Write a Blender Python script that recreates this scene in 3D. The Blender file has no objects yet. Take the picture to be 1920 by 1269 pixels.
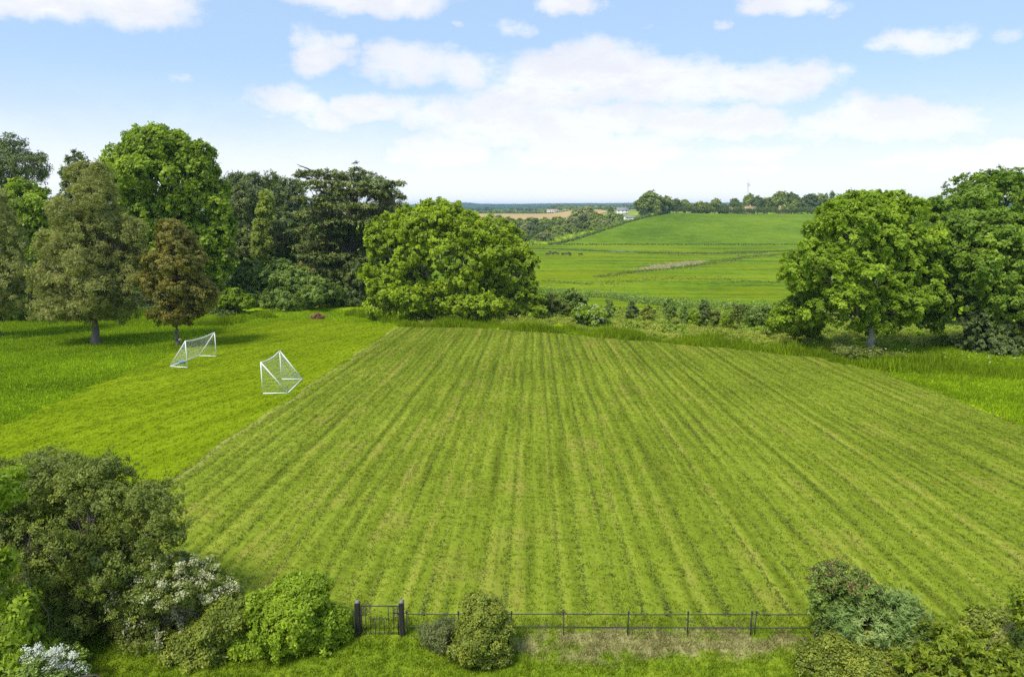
import bpy, math
import numpy as np

# ------------------------------------------------------------------ camera, sky, sun, exposure
CAM_H = 11.0
FPX = 1280.0                      # focal length in pixels of a 1920 px wide frame (24 mm full frame)
PITCH = math.atan(246.5 / FPX)    # looking down: the horizon lies above the middle of the frame
SUN_EL, SUN_AZ = math.radians(56), math.radians(-142)   # azimuth from +Y, clockwise; behind the camera on the left
SUN_STRENGTH, SUN_ANGLE = 2.35, math.radians(14)
SKY_STRENGTH = 0.096
EXPOSURE = 1.02

scene = bpy.context.scene
COL = scene.collection
cam_d = bpy.data.cameras.new('camera')
cam_d.sensor_width = 36.0
cam_d.lens = 24.0
cam_d.clip_start = 0.1
cam_d.clip_end = 40000
cam = bpy.data.objects.new('camera', cam_d)
COL.objects.link(cam)
cam.location = (0, 0, CAM_H)
cam.rotation_euler = (math.pi / 2 - PITCH, 0, 0)
scene.camera = cam

CP, SP = math.cos(PITCH), math.sin(PITCH)


def direction(px, py):
    x, y = (px - 960.0) / FPX, (634.5 - py) / FPX
    return np.array([x, CP + y * SP, -SP + y * CP])


def at(px, py, Y):
    """World point on the upright plane y = Y that the photograph shows at a pixel."""
    d = direction(px, py)
    k = Y / d[1]
    return np.array([d[0] * k, Y, CAM_H + d[2] * k])


def nd(nt, kind, ins=None, **props):
    n = nt.nodes.new(kind)
    for k, v in props.items():
        setattr(n, k, v)
    for k, v in (ins or {}).items():
        s = n.inputs[k]
        if isinstance(v, bpy.types.NodeSocket):
            nt.links.new(v, s)
        else:
            s.default_value = v
    return n


def mth(nt, op, a, b=0.0, c=0.0, clamp=False):
    n = nt.nodes.new('ShaderNodeMath')
    n.operation = op
    n.use_clamp = clamp
    for i, v in enumerate((a, b, c)):
        if isinstance(v, bpy.types.NodeSocket):
            nt.links.new(v, n.inputs[i])
        else:
            n.inputs[i].default_value = v
    return n.outputs[0]


def mixc(nt, f, a, b, blend='MIX'):
    n = nt.nodes.new('ShaderNodeMix')
    n.data_type = 'RGBA'
    n.blend_type = blend
    for s, v in ((n.inputs[0], f), (n.inputs[6], a), (n.inputs[7], b)):
        if isinstance(v, bpy.types.NodeSocket):
            nt.links.new(v, s)
        else:
            s.default_value = v if not isinstance(v, tuple) or len(v) == 4 else v + (1.0,)
    return n.outputs[2]


def smooth(nt, v, lo, hi):
    n = nd(nt, 'ShaderNodeMapRange', {0: v, 1: lo, 2: hi, 3: 0.0, 4: 1.0}, interpolation_type='SMOOTHSTEP')
    return n.outputs[0]


def noise(nt, vec, scale, detail=3.0, rough=0.55, dist=0.0):
    n = nd(nt, 'ShaderNodeTexNoise', {'Vector': vec, 'Scale': scale, 'Detail': detail, 'Roughness': rough, 'Distortion': dist})
    return n.outputs[0]


def ramp(nt, f, stops):
    n = nd(nt, 'ShaderNodeValToRGB', {0: f})
    e = n.color_ramp.elements
    while len(e) < len(stops):
        e.new(0.5)
    for i, (p, c) in enumerate(stops):
        e[i].position = p
        e[i].color = tuple(c) + (1.0,)
    return n.outputs[0]


world = bpy.data.worlds.new('World')
scene.world = world
world.use_nodes = True
wt = world.node_tree
wt.nodes.clear()
sky = nd(wt, 'ShaderNodeTexSky', sky_type='NISHITA', sun_disc=False, sun_elevation=SUN_EL, sun_rotation=SUN_AZ,
         altitude=60, air_density=1.0, dust_density=0.6, ozone_density=2.2)
geo = nd(wt, 'ShaderNodeTexCoord')
wdir = geo.outputs['Generated']
sp = nd(wt, 'ShaderNodeSeparateXYZ', {0: wdir})
waz0 = mth(wt, 'ARCTAN2', sp.outputs[0], sp.outputs[1])
wel0 = mth(wt, 'ARCSINE', sp.outputs[2])
wwarp = nd(wt, 'ShaderNodeTexNoise', {'Vector': wdir, 'Scale': 14.0, 'Detail': 5.0, 'Roughness': 0.6})
wsep = nd(wt, 'ShaderNodeSeparateColor', {0: wwarp.outputs['Color']})
waz = mth(wt, 'ADD', waz0, mth(wt, 'MULTIPLY', mth(wt, 'SUBTRACT', wsep.outputs[0], 0.5), 0.13))
wel = mth(wt, 'ADD', wel0, mth(wt, 'MULTIPLY', mth(wt, 'SUBTRACT', wsep.outputs[1], 0.5), 0.05))
cvec = nd(wt, 'ShaderNodeVectorMath', {0: wdir, 1: (1.0, 1.0, 2.3)}, operation='MULTIPLY').outputs[0]
n_big = noise(wt, cvec, 9.0, 7.0, 0.58, 0.25)
n_fine = noise(wt, cvec, 30.0, 6.0, 0.6, 0.2)
nn = mth(wt, 'ADD', mth(wt, 'MULTIPLY', mth(wt, 'SUBTRACT', n_big, 0.5), 1.35), mth(wt, 'MULTIPLY', mth(wt, 'SUBTRACT', n_fine, 0.5), 0.85))
# cumulus banks standing over the far valley: direction of the middle, half width and half height in pixels of the frame
CLOUDS = [(1128, 135, 105, 62, 1.05), (1230, 160, 150, 50, 1.05), (1380, 160, 200, 40, 1.0), (1510, 150, 110, 30, 0.9), (1020, 165, 130, 60, 1.0), (940, 200, 150, 42, 0.85),
          (760, 125, 100, 42, 0.8), (870, 130, 110, 46, 0.85), (590, 105, 68, 50, 0.9), (640, 75, 40, 20, 0.7),
          (560, 200, 100, 34, 0.95), (600, 228, 90, 34, 0.85), (700, 205, 120, 34, 0.9), (800, 215, 110, 38, 0.9), (930, 240, 170, 46, 0.95), (1080, 240, 170, 50, 1.0), (1270, 232, 110, 40, 0.95),
          (1400, 228, 120, 36, 0.95), (1150, 290, 300, 50, 0.95), (830, 290, 130, 50, 0.9), (1400, 285, 220, 40, 0.8), (1630, 222, 90, 48, 1.0), (1700, 238, 150, 36, 0.95), (1560, 245, 120, 36, 0.9),
          (1790, 242, 80, 16, 0.8), (1750, 300, 260, 34, 0.85), (1890, 292, 110, 26, 0.9), (1420, 318, 140, 20, 0.85), (1000, 335, 500, 40, 0.7),
          (90, 0, 110, 34, 1.0), (240, 8, 120, 36, 1.0), (0, 12, 50, 22, 0.8), (690, -10, 150, 36, 1.0), (1060, 2, 70, 22, 0.95), (1485, -2, 80, 24, 0.9), (1560, 12, 40, 16, 0.6),
          (1730, 76, 68, 32, 0.85), (325, 156, 40, 16, 0.5), (970, 42, 48, 24, 0.65), (1885, 67, 50, 18, 0.5), (860, 45, 26, 12, 0.45), (1345, 42, 26, 14, 0.45), (1215, 50, 22, 12, 0.4)]
fld = None
for (cx, cy, rx, ry, amp) in CLOUDS:
    d = direction(cx, cy)
    d = d / np.linalg.norm(d)
    az, el = math.atan2(d[0], d[1]), math.asin(d[2])
    dx = mth(wt, 'MULTIPLY', mth(wt, 'SUBTRACT', waz, az), FPX / rx)
    dy = mth(wt, 'MULTIPLY', mth(wt, 'SUBTRACT', wel, el), FPX / ry)
    q = mth(wt, 'ADD', mth(wt, 'MULTIPLY', dx, dx), mth(wt, 'MULTIPLY', dy, dy))
    b = mth(wt, 'SUBTRACT', amp, mth(wt, 'MULTIPLY', q, 0.75))
    fld = b if fld is None else mth(wt, 'SMOOTH_MAX', fld, b, 0.12)
fld = mth(wt, 'MAXIMUM', fld, mth(wt, 'ADD', -0.55, mth(wt, 'MULTIPLY', smooth(wt, wel0, 0.34, 0.6), 0.75)))   # denser broken cloud added overhead, out of view, to brighten the fill light
fld = mth(wt, 'MINIMUM', fld, 1.1)
dens = smooth(wt, mth(wt, 'ADD', fld, nn), 0.10, 0.92)
low = mth(wt, 'MULTIPLY', smooth(wt, wel0, 0.19, 0.0), 0.92)              # thin bright cloud towards the horizon all round
dens = mth(wt, 'MAXIMUM', mth(wt, 'MULTIPLY', dens, 0.94), low)
shade = smooth(wt, mth(wt, 'ADD', n_big, mth(wt, 'MULTIPLY', n_fine, 0.4)), 0.55, 0.85)
cloudc = mixc(wt, shade, (5.35, 5.4, 5.6), (4.55, 4.65, 5.0))
veil = mixc(wt, 0.62, mixc(wt, 1.0, sky.outputs[0], (0.85, 0.93, 1.0), 'MULTIPLY'), (2.85, 3.85, 5.2))   # high thin veil
cloudc = mixc(wt, smooth(wt, wel0, 0.16, 0.02), cloudc, (5.75, 5.8, 5.95))     # brighter haze cloud low down
skyc = mixc(wt, dens, veil, cloudc)
bg = nd(wt, 'ShaderNodeBackground', {0: skyc, 1: SKY_STRENGTH})
wo = nd(wt, 'ShaderNodeOutputWorld', {0: bg.outputs[0]})

sun_d = bpy.data.lights.new('sun', 'SUN')
sun_d.energy = SUN_STRENGTH
sun_d.angle = SUN_ANGLE
sun_d.color = (1.0, 0.95, 0.86)
sun = bpy.data.objects.new('sun', sun_d)
COL.objects.link(sun)
sun.rotation_euler = (math.pi / 2 - SUN_EL, 0, math.pi - SUN_AZ)
sun.location = (-40, -30, 90)

vs = scene.view_settings
vs.view_transform = 'Standard'
vs.look = 'None'
vs.exposure = EXPOSURE
vs.gamma = 1.0
scene.render.engine = 'CYCLES'
cy = scene.cycles
cy.max_bounces = 10
cy.diffuse_bounces = 6
cy.glossy_bounces = 2
cy.transmission_bounces = 4
cy.transparent_max_bounces = 8
cy.volume_bounces = 0
cy.use_denoising = False
cy.adaptive_threshold = 0.006
cy.caustics_reflective = False
cy.caustics_refractive = False

# ------------------------------------------------------------------ terrain
Y0 = 16.5           # the fence stands a little nearer; from here the field falls gently away
SLOPE = 0.045


def s01(t):
    t = np.clip(t, 0, 1)
    return t * t * (3 - 2 * t)


def H(x, y):
    x = np.asarray(x, float)
    y = np.asarray(y, float)
    zl = -SLOPE * np.clip(y - Y0, 0, 74)
    yb = np.interp(x, [-200, -70, -40, -13, 11, 27, 60, 140], [170, 160, 130, 92, 78, 66, 68, 80])
    t = np.clip((y - yb) / (200 - yb), 0, 1)
    t = 0.5 * t + 0.5 * t * t * (3 - 2 * t)
    zv = np.interp(y, [0, 490, 1000, 1400, 1900, 2500, 4000, 12000], [-15, -15, -6, -3.2, -6, -2, 0, 0])
    z = zl * (1 - t) + zv * t
    hf = s01((y - 468) / 205)
    m = s01((x - (28 + (np.minimum(y, 650) - 470) * 0.633) + 75) / 90)
    hr = 5.0 + 1.2 * np.sin(x / 55.0)
    return z * (1 - m * hf) + hr * m * hf


def ground(px, py):
    """Where the ground is that the photograph shows at a pixel."""
    d = direction(px, py)
    ys = np.concatenate([np.arange(8, 250, 0.25), np.arange(250, 1000, 1.0), np.arange(1000, 9000, 10.0)])
    k = ys / d[1]
    gap = CAM_H + d[2] * k - H(d[0] * k, ys)
    i = np.argmax(gap < 0)
    if gap[i] >= 0:
        i = len(ys) - 1
    a, b = ys[max(i - 1, 0)], ys[i]
    for _ in range(24):
        c = (a + b) / 2
        k = c / d[1]
        if CAM_H + d[2] * k - H(d[0] * k, c) < 0:
            b = c
        else:
            a = c
    k = b / d[1]
    return np.array([d[0] * k, b, float(H(d[0] * k, b))])


# ------------------------------------------------------------------ helpers: meshes, tags
def mesh_from(name, V, F, tint=None, smoothed=False):
    """V (n,3); F (m,k) array of equal-sized faces, or a list of such arrays."""
    Fs = [np.asarray(f, np.int32) for f in (F if isinstance(F, list) else [F]) if len(f)]
    me = bpy.data.meshes.new(name)
    V = np.asarray(V, np.float32)
    me.vertices.add(len(V))
    me.vertices.foreach_set('co', V.ravel())
    loops = np.concatenate([f.ravel() for f in Fs])
    tot = np.concatenate([np.full(len(f), f.shape[1], np.int32) for f in Fs])
    start = np.concatenate([[0], np.cumsum(tot)[:-1]]).astype(np.int32)
    me.loops.add(len(loops))
    me.loops.foreach_set('vertex_index', loops)
    me.polygons.add(len(tot))
    me.polygons.foreach_set('loop_start', start)
    me.polygons.foreach_set('loop_total', tot)
    if smoothed:
        me.polygons.foreach_set('use_smooth', np.ones(len(tot), bool))
    if tint is not None:
        a = me.attributes.new('tint', 'FLOAT', 'FACE')
        a.data.foreach_set('value', np.asarray(tint, np.float32))
    me.update(calc_edges=True)
    return me


def obj(name, me, mat=None, parent=None, loc=None):
    o = bpy.data.objects.new(name, me)
    COL.objects.link(o)
    if mat is not None and me is not None and not len(me.materials):
        me.materials.append(mat)
    if parent is not None:
        o.parent = parent
    if loc is not None:
        o.location = tuple(float(v) for v in loc)
    return o


def tag(o, label=None, cat=None, group=None, kind=None):
    if label:
        o['label'] = label
    if cat:
        o['category'] = cat
    if group:
        o['group'] = group
    if kind:
        o['kind'] = kind
    return o


def thing(name, label, cat, loc, group=None, rz=0.0):
    o = bpy.data.objects.new(name, None)
    o.empty_display_size = 0.3
    COL.objects.link(o)
    o.location = tuple(float(v) for v in loc)
    o.rotation_euler = (0, 0, rz)
    return tag(o, label, cat, group)


def copy_tree(o, parent=None):
    c = o.copy()
    COL.objects.link(c)
    c.parent = parent
    for ch in list(o.children):
        copy_tree(ch, c)
    return c


class MB:
    """Collects tubes, boxes and quads into one mesh."""

    def __init__(self):
        self.V, self.F4, self.F3, self.n = [], [], [], 0

    def add(self, V, F4=(), F3=()):
        V = np.asarray(V, float)
        self.V.append(V)
        if len(F4):
            self.F4.append(np.asarray(F4, int) + self.n)
        if len(F3):
            self.F3.append(np.asarray(F3, int) + self.n)
        self.n += len(V)

    def box(self, lo, hi, rz=0.0, about=(0, 0, 0)):
        x0, y0, z0 = lo
        x1, y1, z1 = hi
        V = np.array([[x0, y0, z0], [x1, y0, z0], [x1, y1, z0], [x0, y1, z0], [x0, y0, z1], [x1, y0, z1], [x1, y1, z1], [x0, y1, z1]], float)
        self.add(V, [[0, 3, 2, 1], [4, 5, 6, 7], [0, 1, 5, 4], [1, 2, 6, 5], [2, 3, 7, 6], [3, 0, 4, 7]])

    def tube(self, P, R, sides=6, cap=True):
        P = np.asarray(P, float)
        n = len(P)
        R = np.full(n, R, float) if np.isscalar(R) else np.asarray(R, float)
        T = np.gradient(P, axis=0) if n > 2 else np.repeat((P[1:] - P[:1]), n, 0)
        T /= np.linalg.norm(T, axis=1)[:, None] + 1e-12
        ref = np.array([0, 0, 1.0]) if abs(T[0][2]) < 0.9 else np.array([1.0, 0, 0])
        A = np.cross(T, ref)
        A /= np.linalg.norm(A, axis=1)[:, None] + 1e-12
        B = np.cross(T, A)
        th = np.linspace(0, 2 * math.pi, sides, endpoint=False)
        V = (P[:, None, :] + R[:, None, None] * (np.cos(th)[None, :, None] * A[:, None, :] + np.sin(th)[None, :, None] * B[:, None, :])).reshape(-1, 3)
        F = []
        for i in range(n - 1):
            for j in range(sides):
                k = (j + 1) % sides
                F.append([i * sides + j, i * sides + k, (i + 1) * sides + k, (i + 1) * sides + j])
        F3 = []
        if cap:
            V = np.vstack([V, P[0], P[-1]])
            a, b = len(V) - 2, len(V) - 1
            for j in range(sides):
                k = (j + 1) % sides
                F3.append([a, k, j])
                F3.append([b, (n - 1) * sides + j, (n - 1) * sides + k])
        self.add(V, F, F3)

    def mesh(self, name, smoothed=False):
        Fs = []
        if self.F4:
            Fs.append(np.vstack(self.F4))
        if self.F3:
            Fs.append(np.vstack(self.F3))
        return mesh_from(name, np.vstack(self.V), Fs, None, smoothed)

    def build(self, name, mat, parent=None, smoothed=False, loc=None):
        return obj(name, self.mesh(name, smoothed), mat, parent, loc)


# ------------------------------------------------------------------ materials
def new_mat(name):
    m = bpy.data.materials.new(name)
    m.use_nodes = True
    nt = m.node_tree
    nt.nodes.clear()
    return m, nt, nd(nt, 'ShaderNodeOutputMaterial')


def plain_mat(name, col, rough=0.6, var=0.15, scale=8.0, bump=0.0, metallic=0.0, spec=0.4):
    m, nt, out = new_mat(name)
    pos = nd(nt, 'ShaderNodeNewGeometry').outputs['Position']
    n = noise(nt, pos, scale, 4.0)
    c = mixc(nt, n, tuple(v * (1 - var) for v in col), tuple(min(1, v * (1 + var)) for v in col))
    p = nd(nt, 'ShaderNodeBsdfPrincipled', {'Base Color': c, 'Roughness': rough, 'Metallic': metallic, 'Specular IOR Level': spec})
    if bump:
        b = nd(nt, 'ShaderNodeBump', {'Strength': bump, 'Distance': 0.03, 'Height': noise(nt, pos, scale * 3, 5.0)})
        nt.links.new(b.outputs[0], p.inputs['Normal'])
    nt.links.new(p.outputs[0], out.inputs[0])
    return m


LEAF_ARGS, LEAF_INST = {}, {}


def leaf_mat(name, dark, mid, light, trans=0.48, gloss=0.25, rough=0.5, gain=(2.65, 2.2, 1.9), twigs=False):
    """Leaves: every leaf has its own tint (a face attribute), and with twigs=True every twig too; light passes through."""
    LEAF_ARGS[name] = (dark, mid, light, trans, gloss, rough, gain)
    m, nt, out = new_mat(name + ('_twigs' if twigs else ''))
    t = nd(nt, 'ShaderNodeAttribute', attribute_name='tint').outputs['Fac']
    if twigs:
        ct = nd(nt, 'ShaderNodeAttribute', attribute_name='twig_tint', attribute_type='INSTANCER').outputs['Fac']
        t = mth(nt, 'ADD', mth(nt, 'MULTIPLY', t, 0.4), mth(nt, 'MULTIPLY', ct, 0.6))
    dark, mid, light = [tuple(min(0.9, v * k) for v, k in zip(q, gain)) for q in (dark, mid, light)]
    c = ramp(nt, t, [(0.0, dark), (0.5, mid), (1.0, light)])
    p = nd(nt, 'ShaderNodeBsdfPrincipled', {'Base Color': c, 'Roughness': rough, 'Specular IOR Level': gloss})
    tc = mixc(nt, 1.0, c, (1.15, 1.15, 0.6), 'MULTIPLY')
    tr = nd(nt, 'ShaderNodeBsdfTranslucent', {'Color': tc})
    mx = nd(nt, 'ShaderNodeMixShader', {0: trans, 1: p.outputs[0], 2: tr.outputs[0]})
    nt.links.new(mx.outputs[0], out.inputs[0])
    return m


def twig_mat(mat):
    if mat.name not in LEAF_INST:
        LEAF_INST[mat.name] = leaf_mat(mat.name, *LEAF_ARGS[mat.name], twigs=True)
    return LEAF_INST[mat.name]


ROWANG = math.atan(42.0 / FPX)      # the mowing rows run almost straight away from the camera


def pos_uv(nt):
    pos = nd(nt, 'ShaderNodeNewGeometry').outputs['Position']
    s = nd(nt, 'ShaderNodeSeparateXYZ', {0: pos})
    x, y = s.outputs[0], s.outputs[1]
    u = mth(nt, 'SUBTRACT', mth(nt, 'MULTIPLY', x, math.cos(ROWANG)), mth(nt, 'MULTIPLY', y, math.sin(ROWANG)))
    return pos, u, y


def field_color(nt):
    """Mown hay field: straight swaths about a mower wide, with drier and greener lines."""
    pos, u, v = pos_uv(nt)
    wob = mth(nt, 'MULTIPLY', mth(nt, 'SUBTRACT', noise(nt, pos, 0.06, 2.0), 0.5), 0.55)
    u2 = mth(nt, 'ADD', u, wob)
    rv = nd(nt, 'ShaderNodeCombineXYZ', {0: mth(nt, 'MULTIPLY', u2, 1.7), 1: mth(nt, 'MULTIPLY', v, 0.022), 2: 0.0}).outputs[0]
    rows = noise(nt, rv, 1.0, 3.0, 0.6)
    rv2 = nd(nt, 'ShaderNodeCombineXYZ', {0: mth(nt, 'MULTIPLY', u2, 3.6), 1: mth(nt, 'MULTIPLY', v, 0.12), 2: 3.0}).outputs[0]
    rows2 = noise(nt, rv2, 1.0, 2.0, 0.5)
    patch = noise(nt, pos, 0.11, 4.0)
    sn = mth(nt, 'SINE', mth(nt, 'MULTIPLY', u2, 2 * math.pi / 0.78))
    fine = noise(nt, pos, 5.5, 5.0, 0.65)
    f = mth(nt, 'ADD', mth(nt, 'MULTIPLY', rows, 0.62), mth(nt, 'MULTIPLY', mth(nt, 'SUBTRACT', rows2, 0.16), 0.5))
    f = mth(nt, 'ADD', f, mth(nt, 'MULTIPLY', mth(nt, 'MULTIPLY', sn, mth(nt, 'ADD', mth(nt, 'MULTIPLY', patch, 1.1), mth(nt, 'SUBTRACT', rows2, 0.3))), 0.055))
    f = mth(nt, 'ADD', f, mth(nt, 'MULTIPLY', patch, 0.34))
    f = mth(nt, 'ADD', f, mth(nt, 'MULTIPLY', fine, 0.40))
    f = mth(nt, 'MULTIPLY', f, 0.625)
    c = ramp(nt, f, [(0.30, (0.072, 0.086, 0.011)), (0.42, (0.129, 0.166, 0.015)), (0.54, (0.197, 0.256, 0.021)), (0.66, (0.279, 0.323, 0.037)), (0.8, (0.385, 0.360, 0.074))])
    dry = smooth(nt, mth(nt, 'ADD', mth(nt, 'MULTIPLY', rows, 0.55), mth(nt, 'MULTIPLY', noise(nt, pos, 0.35, 3.0), 0.45)), 0.50, 0.70)
    c = mixc(nt, mth(nt, 'MULTIPLY', dry, 0.7), c, (0.317, 0.270, 0.062))
    s = nd(nt, 'ShaderNodeSeparateXYZ', {0: pos})
    wv = mth(nt, 'MULTIPLY', mth(nt, 'MULTIPLY', mth(nt, 'SINE', mth(nt, 'MULTIPLY', s.outputs[1], 0.7)), mth(nt, 'SINE', mth(nt, 'ADD', mth(nt, 'MULTIPLY', s.outputs[1], 0.23), 1.0))), 0.22)
    ed = mth(nt, 'SUBTRACT', mth(nt, 'SUBTRACT', s.outputs[0], wv), mth(nt, 'ADD', EDGE[0], mth(nt, 'MULTIPLY', s.outputs[1], EDGE[1])))      # metres from the left edge: a raked line of straw
    ln = mth(nt, 'MULTIPLY', smooth(nt, ed, -0.05, 0.08), smooth(nt, mth(nt, 'ADD', ed, mth(nt, 'MULTIPLY', noise(nt, pos, 1.2, 3.0), 0.4)), 0.62, 0.42))
    return mixc(nt, mth(nt, 'MULTIPLY', ln, 0.45), c, (0.378, 0.360, 0.110))


def strip_color(nt):
    """Close mown grass, vivid, with faint wheel lines running away to the right."""
    pos = nd(nt, 'ShaderNodeNewGeometry').outputs['Position']
    s = nd(nt, 'ShaderNodeSeparateXYZ', {0: pos})
    a = math.radians(22)
    u = mth(nt, 'SUBTRACT', mth(nt, 'MULTIPLY', s.outputs[0], math.cos(a)), mth(nt, 'MULTIPLY', s.outputs[1], math.sin(a)))
    v = mth(nt, 'ADD', mth(nt, 'MULTIPLY', s.outputs[0], math.sin(a)), mth(nt, 'MULTIPLY', s.outputs[1], math.cos(a)))
    rv = nd(nt, 'ShaderNodeCombineXYZ', {0: mth(nt, 'MULTIPLY', u, 0.9), 1: mth(nt, 'MULTIPLY', v, 0.07), 2: 0.0}).outputs[0]
    rows = noise(nt, rv, 1.0, 2.0, 0.5)
    f = mth(nt, 'ADD', mth(nt, 'MULTIPLY', rows, 0.5), mth(nt, 'MULTIPLY', noise(nt, pos, 0.14, 4.0), 0.35))
    f = mth(nt, 'ADD', f, mth(nt, 'MULTIPLY', noise(nt, pos, 4.5, 5.0, 0.65), 0.3))
    f = mth(nt, 'MULTIPLY', f, 0.87)
    return ramp(nt, f, [(0.28, (0.102, 0.149, 0.004)), (0.45, (0.172, 0.240, 0.006)), (0.6, (0.235, 0.306, 0.010)), (0.75, (0.298, 0.346, 0.019))])


def rough_color(nt):
    """Longer rough grass."""
    pos = nd(nt, 'ShaderNodeNewGeometry').outputs['Position']
    f = mth(nt, 'ADD', mth(nt, 'MULTIPLY', noise(nt, pos, 0.12, 4.0), 0.55), mth(nt, 'MULTIPLY', noise(nt, pos, 2.2, 5.0, 0.65), 0.45))
    return ramp(nt, f, [(0.3, (0.125, 0.196, 0.006)), (0.48, (0.225, 0.334, 0.009)), (0.62, (0.325, 0.449, 0.013)), (0.78, (0.425, 0.506, 0.038))])


def garden_color(nt):
    """Unmown garden grass with dry straw patches."""
    pos = nd(nt, 'ShaderNodeNewGeometry').outputs['Position']
    f = mth(nt, 'ADD', mth(nt, 'MULTIPLY', noise(nt, pos, 0.7, 4.0), 0.5), mth(nt, 'MULTIPLY', noise(nt, pos, 6.0, 5.0, 0.65), 0.5))
    c = ramp(nt, f, [(0.3, (0.076, 0.121, 0.007)), (0.5, (0.173, 0.250, 0.014)), (0.65, (0.270, 0.334, 0.025)), (0.8, (0.356, 0.353, 0.056))])
    s = nd(nt, 'ShaderNodeSeparateXYZ', {0: pos})
    ex = mth(nt, 'DIVIDE', mth(nt, 'SUBTRACT', s.outputs[0], 3.6), 4.6)
    ey = mth(nt, 'DIVIDE', mth(nt, 'SUBTRACT', s.outputs[1], 15.75), 0.85)
    q = mth(nt, 'ADD', mth(nt, 'MULTIPLY', ex, ex), mth(nt, 'MULTIPLY', ey, ey))
    dry = smooth(nt, mth(nt, 'ADD', mth(nt, 'SUBTRACT', 0.75, mth(nt, 'MULTIPLY', q, 0.6)), mth(nt, 'MULTIPLY', mth(nt, 'SUBTRACT', noise(nt, pos, 1.3, 5.0, 0.65), 0.5), 3.2)), 0.05, 0.75)
    return mixc(nt, mth(nt, 'MULTIPLY', dry, 0.85), c, ramp(nt, f, [(0.3, (0.17, 0.15, 0.055)), (0.7, (0.42, 0.37, 0.17))]))


def grass_ground_mat(name, colf, bump=0.5, scale=9.0, dist=0.06):
    m, nt, out = new_mat(name)
    c = colf(nt)
    pos = nd(nt, 'ShaderNodeNewGeometry').outputs['Position']
    b = nd(nt, 'ShaderNodeBump', {'Strength': bump, 'Distance': dist, 'Height': noise(nt, pos, scale, 5.0, 0.7)})
    p = nd(nt, 'ShaderNodeBsdfPrincipled', {'Base Color': c, 'Roughness': 1.0, 'Specular IOR Level': 0.0, 'Normal': b.outputs[0]})
    nt.links.new(p.outputs[0], out.inputs[0])
    return m


def blade_mat(name, colf, lo=0.6, hi=1.45, trans=0.3):
    m, nt, out = new_mat(name)
    c = colf(nt)
    t = nd(nt, 'ShaderNodeAttribute', attribute_name='tint').outputs['Fac']
    k = mth(nt, 'ADD', lo, mth(nt, 'MULTIPLY', t, hi - lo))
    kc = nd(nt, 'ShaderNodeCombineColor', {0: k, 1: k, 2: mth(nt, 'MULTIPLY', k, 0.95)}).outputs[0]
    c = mixc(nt, 1.0, c, kc, 'MULTIPLY')
    p = nd(nt, 'ShaderNodeBsdfPrincipled', {'Base Color': c, 'Roughness': 0.7, 'Specular IOR Level': 0.06})
    tr = nd(nt, 'ShaderNodeBsdfTranslucent', {'Color': c})
    mx = nd(nt, 'ShaderNodeMixShader', {0: trans, 1: p.outputs[0], 2: tr.outputs[0]})
    nt.links.new(mx.outputs[0], out.inputs[0])
    return m


M = {}
M['bark'] = plain_mat('bark', (0.11, 0.085, 0.06), 0.9, 0.45, 7.0, 0.6)
M['bark_grey'] = plain_mat('bark_grey', (0.15, 0.13, 0.105), 0.9, 0.4, 6.0, 0.5)
M['bark_pale'] = plain_mat('bark_pale', (0.36, 0.33, 0.27), 0.85, 0.3, 4.0, 0.4)
M['l_central'] = leaf_mat('leaf_fresh_green', (0.056, 0.095, 0.008), (0.122, 0.195, 0.012), (0.215, 0.31, 0.022))
M['l_maple'] = leaf_mat('leaf_mid_green', (0.044, 0.085, 0.009), (0.100, 0.168, 0.014), (0.185, 0.275, 0.026))
M['l_oak'] = leaf_mat('leaf_oak_green', (0.045, 0.085, 0.008), (0.105, 0.185, 0.014), (0.20, 0.29, 0.028))
M['l_oak_dark'] = leaf_mat('leaf_oak_deep_green', (0.032, 0.07, 0.010), (0.085, 0.155, 0.018), (0.165, 0.25, 0.035))
M['l_olive'] = leaf_mat('needle_olive', (0.055, 0.074, 0.022), (0.110, 0.140, 0.042), (0.175, 0.21, 0.07), 0.35)
M['l_russet'] = leaf_mat('leaf_russet', (0.034, 0.048, 0.013), (0.080, 0.090, 0.019), (0.165, 0.155, 0.028), 0.35)
M['l_pine'] = leaf_mat('needle_pine', (0.028, 0.05, 0.018), (0.065, 0.098, 0.032), (0.12, 0.155, 0.055), 0.15)
M['l_pine_dark'] = leaf_mat('needle_dark', (0.022, 0.042, 0.014), (0.052, 0.085, 0.026), (0.10, 0.145, 0.042), 0.25)
M['l_cypress'] = leaf_mat('needle_cypress', (0.030, 0.050, 0.016), (0.070, 0.105, 0.030), (0.14, 0.175, 0.05), 0.15)
M['l_poplar'] = leaf_mat('leaf_pale_green', (0.09, 0.14, 0.03), (0.16, 0.23, 0.05), (0.25, 0.32, 0.09))
M['l_laurel'] = leaf_mat('leaf_laurel', (0.034, 0.066, 0.014), (0.075, 0.13, 0.025), (0.135, 0.205, 0.045), 0.25)
M['l_privet'] = leaf_mat('leaf_bright_shrub', (0.048, 0.092, 0.008), (0.106, 0.178, 0.012), (0.188, 0.28, 0.026))
M['l_dull'] = leaf_mat('leaf_dull_olive', (0.030, 0.048, 0.012), (0.070, 0.106, 0.020), (0.138, 0.182, 0.036), 0.35)
M['l_box'] = leaf_mat('leaf_yellowish_shrub', (0.034, 0.056, 0.009), (0.080, 0.118, 0.016), (0.155, 0.19, 0.028), 0.25)
M['l_grey'] = leaf_mat('leaf_grey_green', (0.032, 0.066, 0.016), (0.076, 0.132, 0.038), (0.165, 0.225, 0.09), 0.2, 0.1)
M['l_lime'] = leaf_mat('leaf_lime', (0.04, 0.075, 0.008), (0.098, 0.15, 0.013), (0.19, 0.25, 0.025))
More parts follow.
